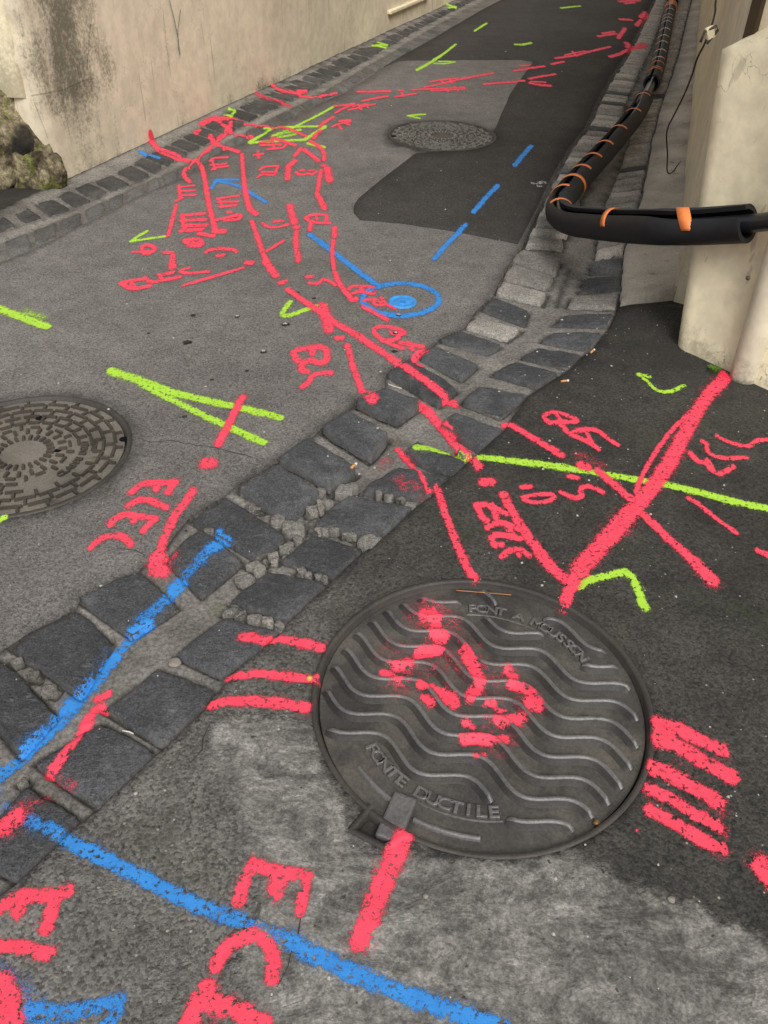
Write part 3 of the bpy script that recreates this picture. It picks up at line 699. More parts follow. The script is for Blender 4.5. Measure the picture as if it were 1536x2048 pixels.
# buttress: battered, rounded at its street corner
B0 = np.array(G(1340, 690)); BD = np.array(G(1450, 740))-B0; BD = BD[:2]/np.linalg.norm(BD[:2])
BNf = np.array([BD[1], -BD[0]]);                                        # outwards (towards the camera-left)
if np.dot(BNf, -B0[:2]) < 0: BNf = -BNf
bl = np.array([1.077, 3.189, .931])-B0                                 # lean of the left arris
pn = np.cross(np.array([BD[0], BD[1], 0]), bl); pn /= np.linalg.norm(pn)
topL = hit(1430, 104, B0, pn); topR = hit(1536, 76, B0, pn)
buttress = empty('buttress', (B0[0], B0[1], 0))
tag(buttress, 'stout cream plastered buttress with sloping face behind the black hose', 'buttress')
def buttress_mesh():
    V = []; Fs = []; S = []; NZ, NA, NB = 44, 12, 30; L = 1.5; R = .075
    slope = (topR[2]-topL[2])/np.dot((topR-topL)[:2], BD)
    for j in range(NZ+1):
        f = j/NZ
        for i in range(NA+NB+NA+1):
            # along the left side (back to front), the rounded corner, then the front face
            if i <= NA:
                s = 1-i/NA; loc = np.array([0, 0.]) ; off = np.array([-.0+R*0, 0]); px = 0; py = R+s*.42; al = 0
            elif i <= 2*NA:
                a = (i-NA)/NA*math.pi/2; px = R-R*math.cos(a); py = R-R*math.sin(a); al = 0
            else:
                px = R+(i-2*NA)/NB*(L-R); py = 0; al = px
            zt = topL[2]+slope*max(0, px)
            z = zt*f - .02*(1-f)
            rd = .022*(max(0, (f-.965)/.035))**2                         # rounded lip
            q = B0[:2]+bl[:2]*(z/bl[2])+BD*(px+ (rd if i <= NA else 0))-BNf*(py+(rd if i > 2*NA else 0))
            nn_ = noise.noise(Vector((px*4, z*4, py*4+9)))*.006+noise.noise(Vector((px*14, z*14, py*9)))*.002
            q = q+BNf*nn_
            V.append((q[0], q[1], z)); S.append(.85*max(0, 1-z/.20)+.45*max(0, 1-px/.035)*(1 if i > NA//2 else 1)+.55*bump1(px, .15, .035)*bump1(z, .72, .035)+.35*bump1(px, .10, .02)*bump1(z, .9, .02)-.22)
    n = NA+NB+NA+1
    for j in range(NZ):
        for i in range(n-1): Fs.append((j*n+i, j*n+i+1, (j+1)*n+i+1, (j+1)*n+i))
    # sloping top ledge going back to the wall
    k = len(V); M = 6
    for m in range(1, M+1):
        for i in range(n):
            x, y, z = V[NZ*n+i]; t = m/M
            bx = B0[:2]+bl[:2]*(z/bl[2])+BD*max(0, np.dot(np.array([x, y])-B0[:2], BD))-BNf*.42
            V.append((x*(1-t)+bx[0]*t, y*(1-t)+bx[1]*t, z+.05*t)); S.append(.2)
    for m in range(M):
        for i in range(n-1):
            a = (NZ*n if m == 0 else k+(m-1)*n)+i; b = k+m*n+i
            Fs.append((a, a+1, b+1, b))
    o = mesh_obj('plaster_body', V, Fs, M_CREAM); attr(o, 'stain', S)
    bm = bmesh.new(); bm.from_mesh(o.data); bmesh.ops.remove_doubles(bm, verts=bm.verts, dist=1e-5); bmesh.ops.recalc_face_normals(bm, faces=bm.faces); bm.to_mesh(o.data); bm.free()
    return o
adopt(buttress_mesh(), buttress)
# pipe boxed in dirty render in front of the buttress
pc = np.array(G(1474, 752)); PR = .048
dpipe = empty('drain_pipe', (pc[0], pc[1], 0)); tag(dpipe, 'dirty cream downpipe standing against the buttress at the right edge', 'pipe')
def tube(bm, pts, r, n=16, cap=True):
    pts = [Vector(tuple(float(a) for a in p)) for p in pts]; rings = []; up = Vector((0, 0, 1))
    for i, p in enumerate(pts):
        t = (pts[min(i+1, len(pts)-1)]-pts[max(i-1, 0)]).normalized()
        if i == 0:
            u = t.cross(Vector((0, 1, .3))).normalized()
        else: u = (u-t*u.dot(t)).normalized()
        w_ = t.cross(u); rr = r[i] if hasattr(r, '__len__') else r
        rings.append([bm.verts.new(p+(u*math.cos(2*math.pi*k/n)+w_*math.sin(2*math.pi*k/n))*rr) for k in range(n)])
    for a, b in zip(rings[:-1], rings[1:]):
        for k in range(n): bm.faces.new((a[k], a[(k+1) % n], b[(k+1) % n], b[k]))
    if cap: bm.faces.new(rings[0][::-1]); bm.faces.new(rings[-1])
axis = lambda z: (pc[0]+.018, pc[1]+bl[1]*(z/bl[2])*.22-.012, z)
bm = bmesh.new(); zs = [-.02+i*.04 for i in range(70)]; tube(bm, [axis(z) for z in zs], [PR*(1+.03*noise.noise(Vector((0, 0, z*6)))) for z in zs], 24)
o = bm_obj('pipe_shaft', bm, M_PIPE, None, True); attr(o, 'stain', [.55*max(0, 1-v.co.z/.25)+.25*noise.noise(v.co*5) for v in o.data.vertices]); adopt(o, dpipe)
bm = bmesh.new()
for side in (-1,):
    b0 = np.array(axis(0)); tube(bm, [np.array(axis(z))+np.array([BD[0], BD[1], 0])*side*(PR+.004)+np.array([BNf[0], BNf[1], 0])*(-.02) for z in zs], .008, 8)
seam = o = bm_obj('seam_strip', bm, M_PIPE, None, True); attr(o, 'stain', [.5]*len(o.data.vertices)); adopt(o, dpipe)
bm = bmesh.new(); bmesh.ops.create_icosphere(bm, subdivisions=2, radius=.008)
for v in bm.verts: v.co += Vector(tuple(hit(1496, 556, tuple(np.array(axis(.3))+np.array([BNf[0], BNf[1], 0])*PR), (BNf[0], BNf[1], 0))))
o = bm_obj('screw_head', bm, M_RUST, None, True); adopt(o, seam)

# ------------------------------------------------------------------ manholes
def ring(V, Fs, c, prof, n):
    """revolve a list of (r, z) about c"""
    k = len(V)
    for r, z in prof:
        for i in range(n): a = 2*math.pi*i/n; V.append((c[0]+r*math.cos(a), c[1]+r*math.sin(a), z))
    for j in range(len(prof)-1):
        for i in range(n): Fs.append((k+j*n+i, k+j*n+(i+1) % n, k+(j+1)*n+(i+1) % n, k+(j+1)*n+i))
    return k
def disc(c, r, z, n=96, rings=14):
    V = [(c[0], c[1], z)]; Fs = []
    for j in range(1, rings+1):
        for i in range(n): a = 2*math.pi*i/n; V.append((c[0]+r*j/rings*math.cos(a), c[1]+r*j/rings*math.sin(a), z))
    for i in range(n): Fs.append((0, 1+i, 1+(i+1) % n))
    for j in range(rings-1):
        for i in range(n): a = 1+j*n; b = a+n; Fs.append((a+i, b+i, b+(i+1) % n, a+(i+1) % n))
    return V, Fs
def letter(ch, size, depth_):
    cu = bpy.data.curves.new('t', 'FONT'); cu.body = ch; cu.size = size; cu.extrude = depth_; cu.align_x = 'CENTER'; cu.resolution_u = 3; cu.bevel_depth = size*.032; cu.bevel_resolution = 0
    ob = bpy.data.objects.new('t', cu); COL.objects.link(ob); dg = bpy.context.evaluated_depsgraph_get(); dg.update()
    me = bpy.data.meshes.new_from_object(ob.evaluated_get(dg)); vs = [tuple(v.co) for v in me.vertices]; fs = [tuple(p.vertices) for p in me.polygons]
    bpy.data.objects.remove(ob); bpy.data.curves.remove(cu); bpy.data.meshes.remove(me); return vs, fs
def arc_text(name, text, c, r, a0, a1, size, z, inward, mat, parent, thick=.004, stretch=1.25):
    """letters on a circle: tops outwards (inward False, reading clockwise) or inwards (reading counter-clockwise)"""
    V, Fs = [], []
    for i, ch in enumerate(text):
        if ch == ' ': continue
        a = a0+(a1-a0)*i/(len(text)-1); vs, fs = letter(ch, size, thick)
        rad = np.array([math.cos(a), math.sin(a)]); upv = -rad if inward else rad; right = np.array([upv[1], -upv[0]]); k = len(V)
        for x, y, zz in vs: p = np.array(c[:2])+rad*r+right*x*stretch+upv*(y-size*.35); V.append((p[0], p[1], z+zz))
        Fs += [tuple(q+k for q in f) for f in fs]
    o = mesh_obj(name, V, Fs, mat, None, False)
    bm = bmesh.new(); bm.from_mesh(o.data); bmesh.ops.remove_doubles(bm, verts=bm.verts, dist=1e-5); bmesh.ops.recalc_face_normals(bm, faces=bm.faces); bm.to_mesh(o.data); bm.free()
    adopt(o, parent); return o
def ang(c, u, v): p = G(u, v, -.015); return math.atan2(p[1]-c[1], p[0]-c[0])

def manhole_wave():
    c = np.array(MA[:2]); R = MA[2]; z0 = float(zg(*c)); root = empty('manhole_cover', (c[0], c[1], 0))
    tag(root, 'large near manhole cover with wavy ribs and a splash of red paint', 'manhole')
    V, Fs = [], []; CZ = z0-.017; CR = R-.014
    ring(V, Fs, c, [(R+.004, z0-.05), (R+.004, z0+.002), (R-.001, z0+.003), (R-.006, z0+.002), (R-.009, z0-.003), (R-.011, CZ-.012), (CR-.03, CZ-.014)], 128)
    # socket walls of the hinge
    hq = [np.array(p) for p in HINGE]
    def wallbit(a, b):
        d = b-a; d = d/np.linalg.norm(d); nn = np.array([d[1], -d[0]]); k = len(V)
        for p in (a, b):
            for o_, zz in ((-.007, z0-.04), (-.007, z0+.002), (0, z0+.004), (.006, z0+.001), (.006, z0-.04)): q = p+nn*o_; V.append((q[0], q[1], zz))
        for i in range(4): Fs.append((k+i, k+i+1, k+5+i+1, k+5+i))
    wallbit(hq[0], hq[1]); wallbit(hq[1], hq[2]); wallbit(hq[2], hq[3])
    k = len(V); V += [(p[0], p[1], z0-.026) for p in hq]; Fs.append((k, k+1, k+2, k+3))
    fr = mesh_obj('frame', V, Fs, M_FRAME); adopt(fr, root)
    # cover plate with ribs: a rectangular sample clipped to the disc keeps the ribs crisp
    V, Fs = disc(c, CR, CZ, 128, 30); W_ = np.array(V)
    for i, p in enumerate(V): V[i] = (p[0], p[1], p[2]+.0015*noise.noise(Vector((p[0]*14, p[1]*14, 0))))
    k = ring(V, Fs, c, [(CR, CZ), (CR, CZ-.03)], 128)
    nplate = len(Fs)
    d = np.array([.88, -.475]); d /= np.linalg.norm(d); n = np.array([-d[1], d[0]])
    per, sp, amp = .2075, .0568, .0215
    ban = [arc for arc in ((c, .285, ang(c, 925, 1215), ang(c, 1190, 1322), .021), (c, .275, ang(c, 725, 1488), ang(c, 1010, 1625), .022))]
    def banned(p):
        r = np.hypot(*(p-c)); a = math.atan2(p[1]-c[1], p[0]-c[0])
        for _, rr, a0, a1, w_ in ban:
            da = (a-min(a0, a1)) % (2*math.pi)
            if (abs(r-rr) < w_ or (rr < .28 and r > rr)) and da < (abs(a1-a0) % (2*math.pi)): return True
        pr = p-np.array(G(800, 1630)[:2])
        return np.hypot(*pr) < .05
    for kk in range(-7, 8):
        run = []
        runs = []
        for s in np.arange(-R, R, .004):
            o_ = (1.064-1.145-amp)+kk*sp+amp*math.cos(2*math.pi*(s+.142)/per)*1.0
            p = c+d*s+n*o_
            ok = np.hypot(*(p-c)) < CR-.012 and not banned(p)
            if ok: run.append(p)
            elif run: runs.append(run); run = []
        if run: runs.append(run)
        for rn in runs:
            if len(rn) < 8: continue
            k0 = len(V)
            for i, p in enumerate(rn):
                t = rn[min(i+1, len(rn)-1)]-rn[max(i-1, 0)]; t /= np.linalg.norm(t); m = np.array([-t[1], t[0]]); e = min(i, len(rn)-1-i); hgt = .0145*min(1, .35+e/4)
                for o2, zz in ((-.0150, .0002), (-.0048, hgt*.72), (-.0028, hgt), (.0028, hgt), (.0048, hgt*.72), (.0085, .0002)): q = p+m*o2; V.append((q[0], q[1], CZ+zz))
            for i in range(len(rn)-1):
                for j in range(5): a = k0+i*6+j; Fs.append((a, a+1, a+7, a+6))
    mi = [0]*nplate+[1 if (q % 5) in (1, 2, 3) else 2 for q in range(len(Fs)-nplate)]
    cv = mesh_obj('cover_plate', V, Fs, None, None, True, [M_IRON, M_RIB, M_GRIME_SHADE], mi)
    bm = bmesh.new(); bm.from_mesh(cv.data); bmesh.ops.recalc_face_normals(bm, faces=bm.faces); bm.to_mesh(cv.data); bm.free()
    adopt(cv, root); GROUND_MESHES.extend([fr, cv])
    # raised panels under the lettering
    def panel(a0, a1, r, hw):
        V, Fs = [], []; N = 40
        for i in range(N+1):
            a = a0+(a1-a0)*i/N
            for rr, zz in ((r-hw-.003, -.001), (r-hw, .002), (r+hw, .002), (r+hw+.003, -.001)): V.append((c[0]+rr*math.cos(a), c[1]+rr*math.sin(a), CZ+zz))
        for i in range(N):
            for j in range(3): q = i*4+j; Fs.append((q, q+1, q+5, q+4))
        o = mesh_obj('lettering_band', V, Fs, M_IRON, None, False)
        bm = bmesh.new(); bm.from_mesh(o.data); bmesh.ops.recalc_face_normals(bm, faces=bm.faces); bm.to_mesh(o.data); bm.free(); adopt(o, cv)
    a0, a1 = ang(c, 945, 1218), ang(c, 1174, 1312); panel(a0+.06, a1-.06, .285, .016)
    arc_text('raised_lettering', 'PONT A MOUSSON', c, .285, a0, a1, .035, CZ+.0045, False, M_RIB, cv)
    a0, a1 = ang(c, 738, 1503), ang(c, 985, 1617)
    if a1 < a0: a1 += 2*math.pi
    panel(a0-.06, a1+.06, .275, .017)
    arc_text('raised_lettering', 'FONTE DUCTILE', c, .275, a0, a1, .036, CZ+.0045, True, M_RIB, cv)
    # hinge bar lying in its socket
    p0, p1 = np.array(G(812, 1596, -.01)[:2]), np.array(G(772, 1686, -.01)[:2]); dd_ = (p1-p0)/np.linalg.norm(p1-p0)
    bm = bmesh.new(); m_ = (p0+p1)/2; add_box(bm, (m_[0], m_[1], z0-.012), np.linalg.norm(p1-p0), .050, .026, (dd_[0], dd_[1], 0), (-dd_[1], dd_[0], 0), bev=.006)
    o = bm_obj('hinge_bar', bm, M_RIB); adopt(o, root); GROUND_MESHES.append(o)
    # curved stiffening edge left of the hinge
    V, Fs = [], []; A0, A1 = ang(c, 690, 1545), ang(c, 775, 1628)
    for (A0, A1, rr) in ((ang(c, 695, 1550), ang(c, 770, 1640), .322), (ang(c, 822, 1650), ang(c, 960, 1690), .332)):
        if A1 < A0: A1 += 2*math.pi
        k0 = len(V); N = 24
        for i in range(N+1):
            a = A0+(A1-A0)*i/N
            for r2, zz in ((rr-.006, -.001), (rr-.003, .009), (rr+.003, .009), (rr+.006, -.001)): V.append((c[0]+r2*math.cos(a), c[1]+r2*math.sin(a), CZ+zz))
        for i in range(N):
            for j in range(3): q = k0+i*4+j; Fs.append((q, q+1, q+5, q+4))
    o = mesh_obj('curved_rib', V, Fs, M_RIB, None, True)
    bm = bmesh.new(); bm.from_mesh(o.data); bmesh.ops.recalc_face_normals(bm, faces=bm.faces); bm.to_mesh(o.data); bm.free(); adopt(o, root)
    return root
manhole_wave()

def manhole_block(m, label, mats, rot, text):
    c = np.array(m[:2]); R = m[2]; z0 = float(zg(*c))+(.004 if text is None else 0); root = empty('manhole_cover', (c[0], c[1], 0)); tag(root, label, 'manhole')
    V, Fs = [], []; CZ = z0-.006
    ring(V, Fs, c, [(R+.004, z0-.04), (R+.004, z0+.001), (R-.002, z0+.004), (R-.011, z0+.003), (R-.015, CZ-.010), (R-.05, CZ-.014)], 96)
    fr = mesh_obj('frame', V, Fs, M_FRAME); adopt(fr, root)
    r = R-.020; V, Fs = disc(c, r, CZ, 96, 10); ring(V, Fs, c, [(r, CZ), (r, CZ-.02)], 96); npl = len(Fs)
    def bar(rad, a, L, Wd, tang):
        u = np.array([math.cos(a+rot), math.sin(a+rot)]); t = np.array([-u[1], u[0]]); p = c+u*rad*r
        X, Y = (t, u) if tang else (u, t); k = len(V); h = .0075
        for zz, sh in ((-.001, 1.0), (h, .72)):
            for sx, sy in ((-1, -1), (1, -1), (1, 1), (-1, 1)): q = p+X*sx*(L/2-(1-sh)*.004)+Y*sy*Wd/2*sh; V.append((q[0], q[1], CZ+zz))
        Fs.extend([(k+4, k+5, k+6, k+7), (k, k+1, k+5, k+4), (k+1, k+2, k+6, k+5), (k+2, k+3, k+7, k+6), (k+3, k, k+4, k+7)])
    tw = lambda a, lo, hi: text is not None and lo < ((a+rot) % (2*math.pi)) < hi
    T0, T1 = 4.95, 6.6
    P2 = 2*math.pi
    for i in range(24): bar(.265, P2*i/24, .024, .011, False)
    for i in range(20):
        bar(.385, P2*(i+.5)/20, .026, .012, False); bar(.455, P2*i/20, .030, .010, True) if i % 2 else bar(.47, P2*i/20, .024, .011, False)
    def txt_zone(a):
        if text is None: return False
        b = (a+rot) % P2; return b > 5.0 or b < .25
    for i in range(24):
        a = P2*(i+.25)/24
        if txt_zone(a): continue
        bar(.545, a, .034, .011, True); bar(.60, P2*(i-.25)/24, .026, .011, False)
    for i in range(22):
        a = P2*i/22
        if not txt_zone(a): bar(.67, a, .050, .011, True)
    for i in range(22):
        a = P2*(i+.5)/22; bar(.79, a, .060, .011, True); bar(.735, P2*i/22, .026, .011, False)
    for i in range(22):
        a = P2*(i+.0)/22; bar(.905, a, .064, .011, True); bar(.85, P2*(i+.5)/22, .028, .011, False); bar(.955, P2*(i+.25)/22, .022, .011, False)
    cv = mesh_obj('cover_plate', V, Fs, None, None, False, mats, [0]*npl+[1]*(len(Fs)-npl))
    bm = bmesh.new(); bm.from_mesh(cv.data); bmesh.ops.recalc_face_normals(bm, faces=bm.faces); bm.to_mesh(cv.data); bm.free()
    adopt(cv, root); GROUND_MESHES.extend([fr, cv])
    if text:
        a0, a1 = ang(c, 112, 948), ang(c, 166, 893); a1 = a1 if a1 > a0 else a1+P2
        arc_text('raised_lettering', 'CLASSE D400', c, r*.60, a0, a1, .030, CZ+.003, True, mats[1], cv, .003, 1.0)
        a0, a1 = ang(c, 178, 905), ang(c, 190, 887); a1 = a1 if a1 > a0 else a1+P2
        arc_text('raised_lettering', 'EN 124', c, r*.70, a0, a1, .022, CZ+.003, True, mats[1], cv, .003, .95)
    # lifting holes
    for (u, v, s) in (((81, 833, .012), (249, 875, .012), (114, 898, .007)) if text else ((787, 272, .012),)):
        p = G(u, v); bm = bmesh.new(); bmesh.ops.create_cone(bm, segments=14, radius1=s*1.15, radius2=s, depth=.003, cap_ends=True)
        for q in bm.verts: q.co = Vector((p[0]+q.co.x*1.35, p[1]+q.co.y, CZ+.0015+q.co.z))
        o = bm_obj('lifting_hole', bm, M_HOLE); adopt(o, cv)
    return root
M_HOLE = simple('black_hole', (.006, .006, .006, 1), .9, .1)
manhole_block(MB, 'dusty brown manhole cover with raised blocks cut by the left edge', [M_IRON2, M_BAR2], math.radians(4), True)
manhole_block(MC, 'dark shiny manhole cover with raised blocks in the middle of the upper road', [M_IRON3, M_BAR3], math.radians(11), None)
# small blue water valve cap
vc = GZ(805, 605); valve = empty('valve_cap', vc); tag(valve, 'small round valve cap painted blue inside a blue ring', 'valve cap')
M_BLUECAP = simple('blue_enamel', (.045, .29, .70, 1), .5, .4, .18, 40, .3)
V, Fs = [], []; rr = .058; k0 = 0
ring(V, Fs, vc, [(rr, vc[2]-.01), (rr, vc[2]+.006), (rr-.004, vc[2]+.008), (rr-.012, vc[2]+.007), (rr-.014, vc[2]+.004), (rr-.026, vc[2]+.004), (rr-.028, vc[2]+.007), (.012, vc[2]+.007), (.010, vc[2]+.004)], 40)
Fs.append(tuple(range(8*40, 9*40))); o = mesh_obj('cap', V, Fs, M_BLUECAP, None, True); adopt(o, valve)
bm = bmesh.new()
for k in range(-1, 2): add_box(bm, (vc[0]+k*.012, vc[1]+.0, vc[2]+.009), .006, .026, .004, bev=.001)
o = bm_obj('emblem', bm, M_BLUECAP); adopt(o, valve)
# ------------------------------------------------------------------ sprayed marks, draped over whatever lies below
bpy.context.view_layer.update()
def world_bvh(objs):
    V, P = [], []
    for o in objs:
        mw = o.matrix_world; k = len(V); V += [mw @ v.co for v in o.data.vertices]; P += [[a+k for a in p.vertices] for p in o.data.polygons]
    return BVHTree.FromPolygons(V, P)
BVH = world_bvh(GROUND_MESHES)
LAY = {'w': .0012, 'g': .0012, 'b': .0016, 'r': .0021}
def mark(name, label, cat, colr, strokes, group=None, lift=0.0, seed=0):
    """strokes: (pixel width, 'u,v u,v ...' [, density]) traced on the road; one mesh per mark"""
    S = []; x0 = y0 = 1e9; x1 = y1 = -1e9; hmin = 1
    for s in strokes:
        pts = [GZ(*p) for p in PX(s[1])]; dep = np.mean([depth(p) for p in pts]); hw = s[0]*dep/F/2*(.80 if dep < 3 else .92)
        dens = s[2] if len(s) > 2 else 1.0; xy = [(p[0], p[1]) for p in pts]
        if len(xy) > 2 and name in (WORD, LINE, ARROW):
            for _ in range(2):
                q = [xy[0]]
                for (ax, ay), (bx, by) in zip(xy[:-1], xy[1:]): q += [(ax*.75+bx*.25, ay*.75+by*.25), (ax*.25+bx*.75, ay*.25+by*.75)]
                xy = q+[xy[-1]]
        S.append((xy, hw, dens)); hmin = min(hmin, hw)
        e = hw*2.4+.004
        x0 = min(x0, min(p[0] for p in xy)-e); x1 = max(x1, max(p[0] for p in xy)+e); y0 = min(y0, min(p[1] for p in xy)-e); y1 = max(y1, max(p[1] for p in xy)+e)
    ky = (H/np.mean([math.hypot(H, math.hypot(*q)) for q in S[0][0]]))**.62; hmx = max(s_[1] for s_ in S)*(1/ky-1)*1.9; y0 -= hmx; y1 += hmx
    cell = min(.009, max(.0045, hmin/3.0))
    nx, ny = int((x1-x0)/cell)+2, int((y1-y0)/cell)+2
    gx = x0+np.arange(nx)*cell; gy = y0+np.arange(ny)*cell; X, Y = np.meshgrid(gx, gy)
    wob = .10*hmin*(np.sin(X*61+seed+2*np.sin(Y*23))*np.sin(Y*53+seed*2)+np.sin(X*143+3*np.sin(Y*71)+seed)*np.sin(Y*117+seed))
    cov = np.zeros(X.shape)
    for xy, hw, dens in S:
        bx0 = min(p[0] for p in xy)-hw*2.6-.01; bx1 = max(p[0] for p in xy)+hw*2.6+.01; by0 = min(p[1] for p in xy)-hw*2.6/ky-.01; by1 = max(p[1] for p in xy)+hw*2.6/ky+.01
        i0, i1 = np.searchsorted(gx, [bx0, bx1]); j0, j1 = np.searchsorted(gy, [by0, by1])
        sub = (slice(j0, j1), slice(i0, i1))
        d = seg_dist(X[sub], Y[sub]*ky, [(a, b*ky) for a, b in xy])+wob[sub]
        t = d/hw
        cv = (.93*(1-sst(.42, 1.55, t))+.15*(1-sst(.9, 2.35, t)))*dens
        cov[sub] = np.maximum(cov[sub], cv)
    need = cov > .03; idx = -np.ones(X.shape, int)
    cells = need[:-1, :-1] | need[1:, :-1] | need[:-1, 1:] | need[1:, 1:]
    js, is_ = np.where(cells); V = []; C = []; Fs = []
    up = LAY[colr]+lift
    def vid(j, i):
        if idx[j, i] < 0:
            x, y = float(X[j, i]), float(Y[j, i]); hitp = BVH.ray_cast(Vector((x, y, .3)), Vector((0, 0, -1)))[0]
            z = hitp.z if hitp else float(zg(x, y))
            idx[j, i] = len(V); V.append((x, y, z+up)); C.append(cov[j, i])
        return int(idx[j, i])
    for j, i in zip(js, is_): Fs.append((vid(j, i), vid(j, i+1), vid(j+1, i+1), vid(j+1, i)))
    o = mesh_obj(name, V, Fs, PAINT[colr]); attr(o, 'cov', C)
    tag(o, label, cat, group)
    return o
def mark_on_plane(name, label, cat, colr, strokes, p0, n, ax, group=None, mat=None, off=.006):
    """the same on an upright face: p0 on the face, n its normal, ax its level direction"""
    p0, n, ax = (np.array(a, float) for a in (p0, n, ax)); V, Fs, C = [], [], []
    for s in strokes:
        pts = [hit(*p, p0, n) for p in PX(s[1])]; uv = [(float(np.dot(p-p0, ax)), float(p[2])) for p in pts]; hw = s[0]*depth(pts[0])/F/2
        dens = s[2] if len(s) > 2 else 1.0
        c = max(.003, hw/3); a0, a1 = min(p[0] for p in uv)-hw*2, max(p[0] for p in uv)+hw*2; b0, b1 = min(p[1] for p in uv)-hw*2, max(p[1] for p in uv)+hw*2
        A, B = np.meshgrid(np.arange(a0, a1, c), np.arange(b0, b1, c)); t = seg_dist(A, B, uv)/hw; cv = (1.22*(1-sst(.72, 1.22, t))+.15*(1-sst(1, 1.85, t)))*dens
        k = len(V); ny, nx = A.shape
        for j in range(ny):
            for i in range(nx): q = p0+ax*A[j, i]+n*off; V.append((q[0], q[1], B[j, i])); C.append(cv[j, i])
        for j in range(ny-1):
            for i in range(nx-1):
                if cv[j:j+2, i:i+2].max() > .03: a = k+j*nx+i; Fs.append((a, a+1, a+nx+1, a+nx))
    o = mesh_obj(name, V, Fs, mat or PAINT[colr]); attr(o, 'cov', C); tag(o, label, cat, group); return o

